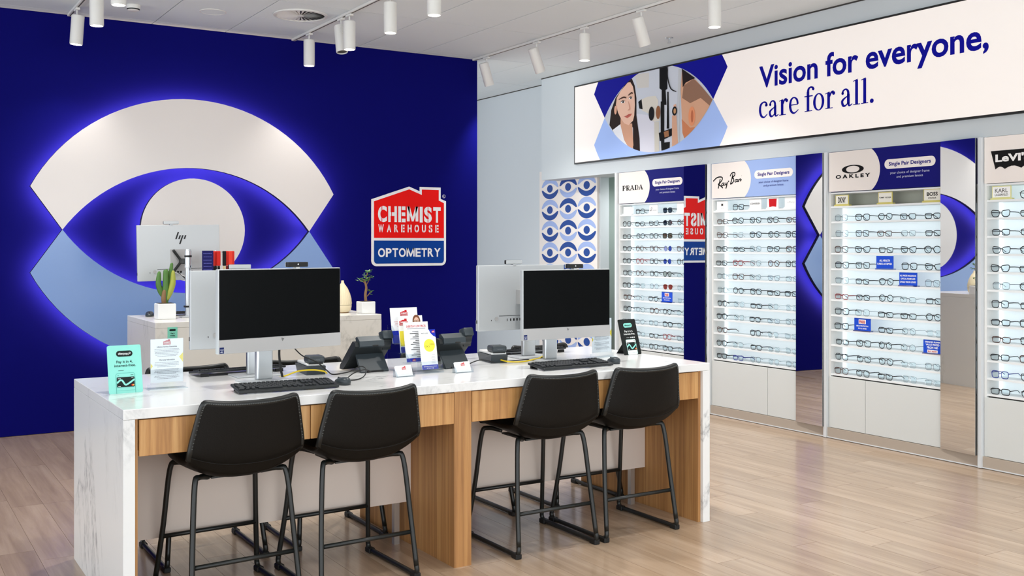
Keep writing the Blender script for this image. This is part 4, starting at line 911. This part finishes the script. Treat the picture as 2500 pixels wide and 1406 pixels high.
def pay_card(label, loc, rz, dark, w=.148, h=.218, tilt=12):
    t = thing('payment_card_stand', label, 'sign', loc, R(rz))
    bgc, fgc = ('#1c201f', '#f0f4f2') if dark else ('#8fded0', '#12201e')
    Mx = Matrix.Rotation(R(-tilt), 4, 'X')
    MB(fc_(.0)).prism(rrect(-w/2, w/2, 0, h, .008), -.004, .0).xf(Mx).build('card_board', ink(bgc), t)
    cols = [ink(bgc), ink(fgc), ink('#8fded0'), ink('#16221f'), ink('#d8342c'), ink('#f0a04a'), ink('#eef3f2'), ink('#3f9f92')]
    b = MB(fc_()); b.poly(rrect(-.036, .036, h-.052, h-.025, .0134), 1, 2 if dark else 3); b.text('afterpay', -.027, h-.0425, .010, .013, bold=.015, l=3, mi=3 if dark else 6)
    b.ring(.0165, h-.041, (.0042, .0042), (.0028, .0028), 3, 3 if dark else 6, 12); b.ring(.0235, h-.037, (.0042, .0042), (.0028, .0028), 3, 3 if dark else 6, 12)
    b.xf(Mx).build('badge', cols, t)
    b = MB(fc_()); b.text('Pay it in 4,', -.036, h-.081, .0125, .034, bold=.008, l=2); b.text('interest-free.', -.046, h-.098, .0125, .048, bold=.008, l=2)
    if dark: b.rect(-.03, -.004, h-.1155, h-.114, 2); [b.poly(rrect(q, q+.010, h-.118, h-.112, .002), 2) for q in (.003, .017, .031)]
    else: b.rect(-.03, -.006, h-.1155, h-.114, 2)
    b.xf(Mx).build('lettering', ink(fgc), t)
    b = MB(fc_()); pw = .0415
    if dark: b.poly(rrect(-pw, pw, .001, h-.126, .009), 2, 6)
    b.ribbon([(-pw, .001), (-pw, h-.134), (-pw+.006, h-.127), (pw-.006, h-.127), (pw, h-.134), (pw, .001)], .0012, 3, 7)
    b.rect(-pw+.002, pw-.002, .012, .0128, 3, 7); b.rect(-pw+.007, -pw+.013, h-.1375, h-.136, 3, 3); b.rect(pw-.019, pw-.007, h-.1375, h-.136, 3, 3)
    wave_card(b, -pw+.003, pw-.003, .028, h-.145, 4, 2, 3, 4, 5, 6); b.xf(Mx).build('phone_picture', cols, t)
    MB().add([(-.03, .004, .10), (.03, .004, .10), (.03, .085, .0), (-.03, .085, .0), (-.03, .006, .10), (.03, .006, .10), (.03, .088, 0), (-.03, .088, 0)], [(0, 1, 2, 3), (7, 6, 5, 4), (0, 4, 5, 1), (1, 5, 6, 2), (3, 2, 6, 7), (0, 3, 7, 4)]).xf(Matrix.Translation((0, math.tan(R(tilt))*.1, 0))).build('easel_foot', ink(bgc), t)
    return t
pay_card('teal payment card stand with rounded corners at the left end of the desk', (1.002, 4.885, DH), 2, False)
pay_card('black payment card stand with teal badge at the right end of the desk', (3.985, 4.965, DH), 6, True, .145, .222, 16)
def house(b, cx, z, w, m_red_=0, m_white_=1, l=2):
    h = w*.72
    b.poly([(cx-w/2, z+h*.32), (cx-w/2, z+h*.62), (cx, z+h*.86), (cx+w*.12, z+h*.78), (cx+w*.12, z+h), (cx+w*.42, z+h), (cx+w*.42, z+h*.66), (cx+w/2, z+h*.6), (cx+w/2, z+h*.32)][::-1], l, m_red_)
    b.rect(cx-w/2, cx+w/2, z, z+h*.28, l, m_red_); b.text('CHEMIST', cx-w*.42, z+h*.36, h*.22, cx+w*.42, bold=.03, l=l+1, mi=m_white_); b.text('WAREHOUSE', cx-w*.42, z+h*.08, h*.12, cx+w*.42, bold=.03, l=l+1, mi=m_white_)
def lines(b, u0, u1, z, dz, n, l=2, th=.0017, seed=1, center=True):
    rnd = random.Random(seed)
    for k in range(n):
        m_ = (rnd.uniform(0, .10) if k < n-1 else .25)*(u1-u0); x = u0 + m_/2 if center else u0; end = u1 - m_/2
        while x < end - .002:
            q = min(x + rnd.uniform(.003, .010), end); b.rect(x, q, z - k*dz, z - k*dz + th, l); x = q + .0016
def sheet_stand(label, loc, rz):
    t = thing('acrylic_sheet_holder', label, 'sign holder', loc, R(rz), group='clear sheet holders on the desk')
    MB().box(-.074, .074, .0022, .0032, .03, .232).build('paper_sheet', m_paper, t)
    MB().box(-.076, .076, -.0008, .0008, .024, .234).build('acrylic_front', m_acr, t)
    MB().box(-.088, .088, -.03, .045, 0, .003).build('acrylic_base', m_acr, t); MB().box(-.088, .088, -.033, -.030, 0, .004).build('base_edge', m_acre, t)
    MB().box(-.088, .088, -.002, .006, .003, .024).build('clamp_bar', m_acr, t)
    f = fc_(.0021); b = MB(f); house(b, 0, .205, .034); b.build('logo', [ink('#c4242c'), ink('#f6f2f2')], t)
    b = MB(f); b.text('Lifetime Service Guarantee', -.046, .193, .0065, .046, bold=.025, l=2); b.text('Warranty Information', -.036, .132, .0065, .036, bold=.025, l=2); b.build('headings', ink('#26262a'), t)
    b = MB(f); lines(b, -.058, .058, .184, .0066, 6, seed=3); lines(b, -.058, .058, .122, .0066, 4, seed=5); lines(b, -.058, .058, .090, .0066, 4, seed=7); lines(b, -.058, .058, .060, .0066, 3, seed=9)
    b.build('body_print', ink('#6a6a70'), t)['kind'] = 'stuff'
    b = MB(f); b.poly([(.074, .120), (.074, .166), (.056, .146)], 2); b.poly([(-.074, .122), (-.064, .108), (-.074, .094)], 2); b.build('yellow_flash', ink('#f2d90a'), t)
sheet_stand('printed guarantee sheet in clear acrylic stand next to the teal card', (1.195, 4.94, DH), 1)
sheet_stand('printed sheet in clear acrylic stand half hidden by the right desk screen', (3.735, 4.95, DH), 2)
def phone(label, loc, rz):
    """office phone seen from behind: local +Y is the user's side"""
    t = thing('desk_phone', label, 'telephone', loc, R(rz), group='black office phones')
    def slab(x0, x1, prof): n = len(prof); return MB().add([(x0, y, z) for y, z in prof] + [(x1, y, z) for y, z in prof], [tuple(range(n)), tuple(reversed(range(n, 2*n)))] + [(i, i+n, (i+1) % n + n, (i+1) % n) for i in range(n)])
    slab(-.105, .105, [(.20, .006), (.195, .030), (.045, .178), (.018, .172), (.010, .150), (.105, .055), (.16, .006)]).build('phone_body', m_plast, t)
    slab(-.082, .062, [(.050, .172), (.058, .196), (.038, .204), (.008, .180), (.004, .150), (.014, .142)]).build('display_hood', m_plast2, t)
    MB().box(-.008, .026, .001, .006, .146, .156, .002, 1).build('port', m_rub, t)
    slab(-.078, .082, [(.060, .100), (.068, .096), (.016, .002), (-.004, .0), (-.008, .006)]).build('foot_stand', m_plast2, t)
    slab(-.045, .05, [(.004, .0), (.0, .012), (-.011, .0095), (-.0085, 0)]).build('stand_notch', m_rub, t)
    Mh = Matrix.Translation((.09, .040, .200)) @ Matrix.Rotation(R(-18), 4, 'X')
    smooth_angle(MB().box(-.031, .031, -.030, .026, -.022, .028, .007, 2).xf(Mh).build('handset_earpiece', m_plast2, t))
    slab(.064, .112, [(.012, .182), (.056, .190), (.070, .150), (.030, .120)]).build('handset_cradle', m_plast, t)
    MB().tube(cat([(.09, .06, .196), (.094, .105, .160), (.092, .155, .10), (.09, .185, .055)], 4), [.015]*13, 8).build('handset_grip', m_plast, t, True)
    MB().box(-.1062, -.1045, .075, .078, .075, .1, .0005, 1).build('side_slot', m_rub, t)
    t.scale = (1, 1, .92)
    return t
phone('black office phone left of the brochure rack, seen from behind', (2.278, 5.005, DH), 3)
phone('black office phone right of the brochure rack, seen from behind', (2.735, 4.93, DH), 6)
def terminal(label, loc, rz):
    t = thing('card_terminal', label, 'card reader', loc, R(rz), group='card payment terminals')
    MB().add([(-.05, -.10, .0), (.05, -.10, .0), (.05, .09, .0), (-.05, .09, .0), (-.05, -.11, .045), (.05, -.11, .045), (.058, .10, .045), (-.058, .10, .045)], [(3, 2, 1, 0), (4, 5, 6, 7), (0, 1, 5, 4), (1, 2, 6, 5), (2, 3, 7, 6), (3, 0, 4, 7)]).build('base_cradle', m_plast2, t)
    MB().box(-.046, .046, -.10, .105, .046, .060, .005, 2).build('terminal_body', m_pot, t); MB().box(-.045, .045, -.115, -.02, .060, .098, .012, 3).build('printer_hood', m_plast2, t)
    b = MB(((0, 0, .0982), (1, 0, 0), (0, 1, 0), (0, 0, 1))); b.ring(0, -.06, (.013, .008), (.010, .006), 1, n=18); b.build('contactless_mark', m_silver, t)
    b = MB(fc_(-.1152)); b.text('verifone', -.016, .076, .006, .016, l=1); b.build('lettering', mat('grey_print', '#7d8488', .5), t)
    MB().box(-.036, .036, -.108, -.100, .056, .061).build('paper_slot', m_rub, t)
    return t
terminal('card payment terminal behind the left keyboard', (1.985, 5.16, DH), -6)
terminal('card payment terminal between the right phone and right monitor stand', (3.075, 5.12, DH), -10)
# brochure rack with leaflets
br = thing('brochure_rack', 'clear four-tier acrylic brochure rack in the middle of the desk', 'brochure rack', (2.492, 4.795, DH), R(4))
for s_ in (-1, 1): MB().add([(s_*.092, .0, 0), (s_*.092, .27, 0), (s_*.092, .27, .24), (s_*.092, .22, .24), (s_*.092, .02, .06), (s_*.0945, .0, 0), (s_*.0945, .27, 0), (s_*.0945, .27, .24), (s_*.0945, .22, .24), (s_*.0945, .02, .06)], [(0, 1, 2, 3, 4), (9, 8, 7, 6, 5)] + [(i, i+5, (i+1) % 5 + 5, (i+1) % 5) for i in range(5)]).build('side_wall', m_acr, br)
TI = [(.035, .012), (.095, .05), (.155, .095), (.225, .14)]
for y, z in TI: MB().box(-.091, .091, y-.022, y-.020, z, z+.05).build('tier_front', m_acr, br); MB().box(-.091, .091, y-.02, y+.022, z, z+.002).build('tier_floor', m_acr, br)
MB().box(-.091, .091, .0, .27, 0, .002).build('rack_base', m_acr, br)
def leaflet(label, k, x, w, h, draw, cols):
    y, z = TI[k]; c, s_ = math.cos(R(4)), math.sin(R(4)); yy = y + .004
    t = thing('leaflet', label, 'leaflet', (2.492 + x*c - yy*s_, 4.795 + x*s_ + yy*c, DH + z + .004), R(4), R(-10), group='leaflets in the brochure rack')
    MB().box(-w/2, w/2, 0, .006, 0, h).build('paper_stack', m_paper, t)
    b = MB(fc_(-.0002)); draw(b, w, h); b.build('print', cols, t)
PC = [ink('#c4242c'), ink('#f6f2f2'), ink('#1a2fb0'), ink('#f2e24a'), ink('#2c2c30'), ink('#e3b9a2'), ink('#7a4a30'), ink('#9a9aa0')]
def lf_guide(b, w, h):
    b.rect(-w/2, w/2, 0, .024, 1, 2); b.text('Optometry frames and lenses', -.04, .014, .004, .04, bold=.03, l=2, mi=1); b.text('full lens range', -.022, .005, .005, .022, bold=.03, l=2, mi=1)
    b.poly([(w/2, h), (w/2-.04, h), (w/2-.03, h-.02), (w/2-.015, h-.035), (w/2, h-.042)], 1, 2); house(b, w/2-.014, h-.018, .018, 0, 1, 2); b.text('PRICE GUIDE', -.038, h-.022, .006, .004, l=2, mi=4)
    b.poly(circ(.006, h*.60, .034, n=32), 1, 3)
    for cx, cz in ((-.008, h*.575), (.022, h*.63)):
        for q in (-1, 1): b.ring(cx+q*.0075, cz, (.007, .0042), (.006, .0034), 2, 4, 16)
        b.rect(cx-.001, cx+.001, cz, cz+.001, 2, 4)
    for k in range(6): b.rect(.036-.02-.003*(k % 3), .036, h*.36-k*.0085, h*.36-k*.0085+.0014, 2, 7)
def lf_prices(b, w, h):
    b.rect(-w/2, w/2, 0, .02, 1, 2); b.text('EVERYDAY LOW PRICES', -w*.4, h-.028, .012, w*.4, bold=.01, l=2, mi=0); b.rect(-w*.38, w*.38, h-.036, h-.033, 2, 7)
    for k in range(15): 
        u = .045*(.6+.4*math.sin(k*2.1)); b.rect(-u, u, h-.052-k*.0095, h-.049-k*.0095, 2, 4 if k % 4 else 7)
    house(b, -.03, .003, .02, 0, 1, 2); house(b, .03, .003, .02, 0, 1, 2)
def lf_woman(b, w, h):
    house(b, -.045, h-.05, .05, 0, 1, 2); b.poly(circ(.036, h-.03, .024, .034, 24), 2, 6); b.poly(circ(.036, h-.034, .017, .025, 24), 3, 5)
    for q in (-1, 1): b.ring(.036+q*.008, h-.03, (.0075, .006), (.006, .0046), 4, 4, 14)
    b.ribbon([(.028, h-.046), (.036, h-.05), (.044, h-.046)], .003, 4, 1, 4); b.rect(-w/2, w/2, h-.16, h-.08, 2, 3); b.rect(-w/2, w/2, 0, h-.165, 2, 2)
def lf_white(b, w, h): house(b, -.002, h-.045, .044, 0, 1, 2); b.rect(-w/2, w/2, .0, h*.35, 2, 2); lines(b, -w*.4, w*.4, h*.6, .008, 4, seed=21)
leaflet('white price-guide leaflet with yellow disc at the front of the rack', 0, .034, .099, .21, lf_guide, PC)
leaflet('price-list leaflet with red heading, second tier of the rack', 1, .0, .148, .21, lf_prices, PC)
leaflet('leaflet with a face in spectacles on the third tier of the rack', 2, .0, .148, .195, lf_woman, PC)
leaflet('plain white leaflet with red logo on the rearmost tier of the rack', 3, .0, .165, .19, lf_white, PC)
def cards(label, loc, rz):
    t = thing('business_card_holder', label, 'card holder', loc, R(rz), group='business card holders')
    MB().box(-.052, .052, -.022, -.0195, .0, .016).build('holder_lip', m_acr, t); MB().box(-.052, .052, -.022, .024, 0, .0025).build('holder_base', m_acr, t); MB().box(-.052, .052, .020, .0225, 0, .03).build('holder_back', m_acr, t)
    for s_ in (-1, 1): MB().add([(s_*.052, -.022, 0), (s_*.052, .022, 0), (s_*.052, .022, .032), (s_*.052, -.006, .03), (s_*.052, -.02, .018), (s_*.05, -.022, 0), (s_*.05, .022, 0), (s_*.05, .022, .032), (s_*.05, -.006, .03), (s_*.05, -.02, .018)], [(0, 1, 2, 3, 4), (9, 8, 7, 6, 5)] + [(i, i+5, (i+1) % 5 + 5, (i+1) % 5) for i in range(5)]).build('holder_cheek', m_acr, t)
    Mx = Matrix.Translation((0, -.012, .004)) @ Matrix.Rotation(R(-24), 4, 'X')
    MB().box(-.045, .045, 0, .014, 0, .056).xf(Mx).build('card_stack', m_paper, t)
    b = MB(fc_()); house(b, 0, .034, .024); b.rect(-.02, .02, .027, .0282, 2, 2); b.rect(-.03, .03, .016, .017, 2, 2); b.rect(-.026, .026, .010, .0108, 2, 2); b.xf(Mx).build('card_print', [ink('#c4242c'), ink('#f6f2f2'), ink('#dfb6b6')], t)
cards('business cards in clear holder left of the price-guide leaflet', (2.33, 4.755, DH), 3)
cards('business cards in clear holder right of the price-guide leaflet', (2.668, 4.745, DH), 3)
# cables
def cable(label, pts, r, m_, group='cables on the desk'):
    tag(MB().tube(cat(pts, 7), r, 6).build('cable', m_, None, True), label, 'cable', group)
m_yel = mat('yellow_cable', '#e8c816', .45)
cable('yellow network cable arching from the left monitor stand to the card terminal', [(1.765, 5.03, DH+.004), (1.80, 5.02, DH+.012), (1.86, 5.00, DH+.033), (1.93, 4.98, DH+.036), (1.985, 4.98, DH+.026), (2.01, 5.0, DH+.012)], .0042, m_yel)
cable('black cable sweeping from behind the left screen down to the terminal', [(1.77, 5.03, DH+.19), (1.82, 5.02, DH+.17), (1.88, 5.01, DH+.11), (1.95, 4.99, DH+.075), (2.0, 4.975, DH+.03), (2.03, 4.98, DH+.008), (2.08, 4.99, DH+.006)], .0035, m_rub)
cable('black cable running down the left monitor stand', [(1.775, 5.04, DH+.19), (1.768, 5.03, DH+.12), (1.772, 5.02, DH+.05), (1.778, 5.01, DH+.006)], .006, m_rub)
cable('black cable looping from the left phone over to the left mouse', [(2.06, 4.985, DH+.006), (2.11, 4.94, DH+.02), (2.15, 4.90, DH+.048), (2.16, 4.85, DH+.04), (2.13, 4.80, DH+.012), (2.06, 4.74, DH+.004), (1.965, 4.705, DH+.012)], .003, m_rub)
cable('thin black cable curling from the left phone stand to the left mouse', [(1.955, 4.705, DH+.012), (2.02, 4.78, DH+.005), (2.10, 4.86, DH+.022), (2.19, 4.93, DH+.026), (2.245, 4.975, DH+.006)], .0028, m_rub)
cable('yellow network cable from the right terminal to the right monitor stand', [(3.06, 5.03, DH+.02), (3.10, 4.98, DH+.008), (3.18, 4.96, DH+.006), (3.27, 4.99, DH+.010), (3.36, 5.04, DH+.014), (3.42, 5.06, DH+.05), (3.40, 5.05, DH+.075)], .0042, m_yel)
cable('black cable tangled between the right terminal and right monitor stand', [(3.10, 5.02, DH+.006), (3.17, 5.0, DH+.010), (3.24, 5.04, DH+.006), (3.33, 5.03, DH+.008), (3.42, 5.05, DH+.03), (3.43, 5.06, DH+.14)], .0032, m_rub)
cable('black cable from the right phone to the right terminal', [(2.80, 4.95, DH+.006), (2.87, 4.98, DH+.022), (2.94, 5.0, DH+.026), (3.02, 5.0, DH+.006)], .003, m_rub)

# ------------------------------------------------------------------ things on the back counter
CT = 1.03
def potted(name, label, loc, s_, h):
    t = thing(name, label, 'plant', loc); MB().box(-s_, s_, -s_, s_, 0, h, .006, 2).build('pot', m_pot, t); MB().box(-s_*.82, s_*.82, -s_*.82, s_*.82, h, h+.002).build('soil', mat('dark_soil', '#3a2c20', .9), t); return t
m_cac = mat('cactus_green', '#4f7a35', .55, bump=.4, bscale=60); m_cac2 = mat('cactus_yellow_green', '#a3a845', .55, bump=.4, bscale=60); m_bark = mat('bark_brown', '#8a6a48', .8, bump=.5, bscale=80)
t = potted('potted_cactus', 'upright green cactus in a white square pot on the back counter', (1.865, 7.765, CT), .064, .115)
def lobe(pts, rads, m_, t): MB().tube(cat(pts, 5), [rads[min(int(i/5), len(rads)-1)]*(1-(i % 5)/5) + rads[min(int(i/5)+1, len(rads)-1)]*((i % 5)/5) for i in range(5*(len(pts)-1)+1)], 9).build('stem', m_, t, True)
lobe([(0, 0, .11), (.0, 0, .18), (.004, 0, .26), (.006, 0, .35), (.006, 0, .362)], [.022, .026, .022, .019, .006], m_cac, t)
lobe([(-.006, .0, .16), (-.03, .005, .20), (-.046, .005, .26), (-.042, .004, .33), (-.04, .004, .35)], [.016, .020, .021, .014, .004], m_cac, t)
lobe([(.008, -.005, .14), (.034, -.008, .20), (.052, -.008, .26), (.056, -.006, .335), (.056, -.006, .355)], [.016, .022, .022, .014, .004], m_cac2, t)
lobe([(.02, .01, .18), (.036, .014, .26), (.044, .014, .34), (.05, .012, .40), (.05, .012, .41)], [.012, .016, .015, .011, .004], m_cac, t)
lobe([(-.01, -.016, .112), (-.016, -.02, .15), (-.012, -.02, .20), (-.01, -.02, .215)], [.016, .017, .013, .004], m_bark, t)
t = potted('potted_bonsai', 'little bonsai tree with glossy leaves in a white square pot on the back counter', (3.374, 7.575, CT), .058, .095)
MB().tube(cat([(0, 0, .09), (-.004, 0, .15), (.004, .0, .20), (-.006, 0, .245), (-.02, 0, .27)], 5), [.013 - .0003*i for i in range(21)], 8).build('trunk', m_bark, t, True)
for p in ([(0, 0, .22), (.02, 0, .25), (.035, 0, .29)], [(-.006, 0, .24), (-.03, 0, .255), (-.05, .005, .262)], [(.002, 0, .13), (.02, -.003, .145), (.036, -.004, .165)], [(0, 0, .23), (.004, .01, .27), (.02, .012, .32)]): MB().tube(cat(p, 4), .004, 6).build('branch', m_bark, t, True)
m_leaf = mat('bonsai_leaf', '#4e7a3a', .4); lf = MB().add([(0, 0, 0), (.012, .010, .004), (.034, .0, .002), (.012, -.010, .004), (.016, 0, -.001)], [(0, 4, 1), (1, 4, 2), (2, 4, 3), (3, 4, 0)]).mesh('leaf', m_leaf)
rl = random.Random(4)
for c, n in (((-.04, 0, .262), 12), ((.0, 0, .275), 13), ((.03, 0, .29), 12), ((.018, .01, .325), 9), ((.035, -.004, .165), 6)):
    for k in range(n): link('leaf', lf, t, (c[0]+rl.uniform(-.022, .022), c[1]+rl.uniform(-.02, .02), c[2]+rl.uniform(-.012, .012)), (rl.uniform(-.4, .4), rl.uniform(-.7, .3), rl.uniform(0, 6.28)))
t = thing('aroma_diffuser', 'cream teardrop-shaped aroma diffuser on the back counter', 'diffuser', (3.245, 7.74, CT))
m_dif = mat('cream_wood_grain', '#e6d6b4', .5)
smooth_angle(MB().lathe([(.052, .006), (.066, .02), (.072, .05), (.0725, .062)], 32, capt=False).build('base_bowl', m_dif, t)); MB().lathe([(.050, 0), (.050, .008)], 28).build('foot_ring', mat('brown_ring', '#9a7448', .6), t)
cv = MB().lathe([(.0722, .064), (.073, .08), (.069, .115), (.058, .155), (.040, .195), (.022, .222), (.012, .24), (.010, .258), (.007, .258)], 32, capb=False).build('teardrop_cover', m_dif, t); smooth_angle(cv, 60)
for k in range(24):
    a = 2*math.pi*k/24; MB().tube([(math.cos(a)*r_, math.sin(a)*r_, z) for r_, z in ((.0732, .07), (.0735, .08), (.0695, .115), (.0585, .155), (.0405, .195), (.0225, .222))], .0012, 4).build('rib', m_dif, cv)
# accessory rack with hanging packs
t = thing('accessory_rack', 'counter rack of hanging red and black accessory packs behind the left screen', 'display rack', (2.25, 7.83, CT))
MB().box(-.12, .14, -.08, .06, 0, .012, .003, 1).build('rack_base', m_blk, t); MB().box(-.006, .006, -.006, .006, .012, .50).build('rack_post', m_chrome, t)
MB().box(-.118, -.035, -.075, -.070, .012, .50).build('leaflet_panel', ink('#1c1a5e'), t)
b = MB(fc_(-.0752)); lines(b, -.110, -.045, .475, .024, 14, th=.004, seed=31); b.build('panel_print', ink('#6a6cc0'), t)['kind'] = 'stuff'
MB().tube([(-.06, -.04, .490), (.125, -.04, .490)], .003, 6).build('hook_rail', m_chrome, t)
for k, (x, col, lo) in enumerate(((-.048, '#d62f26', '#151515'), (-.028, '#e0382c', '#151515'), (-.008, '#d62f26', '#202020'), (.010, '#cf2a22', '#151515'), (.055, '#16161a', '#c9b58a'), (.080, '#e0382c', '#7a1c18'), (.100, '#e8402f', '#8c221c'), (.118, '#d62f26', '#b89a60'))):
    y = -.06 + .01*(k % 3); p_ = MB().box(x-.014, x+.014, y-.004, y+.004, .385, .497, .004, 1).build('hang_card', ink(col), t); MB().box(x-.009, x+.009, y-.006, y+.006, .25, .384, .003, 1).build('cord_bundle', ink(lo), p_)
# teal sticker on the counter front, its code square left off
t = thing('counter_sticker', 'small teal sticker on the front of the back counter', 'sticker', (1.83, 7.4095, .86))
MB().box(-.034, .034, -.0015, -.0002, 0, .135).build('sticker_film', ink('#7fd0b8'), t)
b = MB(fc_(-.0016)); b.poly(rrect(-.022, .022, .108, .122, .0068), 1); b.text('Get it', -.014, .088, .009, .014, bold=.03, l=1); b.text('today', -.016, .074, .009, .018, bold=.03, l=1); b.rect(-.02, .02, .066, .0675, 1); b.build('lettering', ink('#12201e'), t)
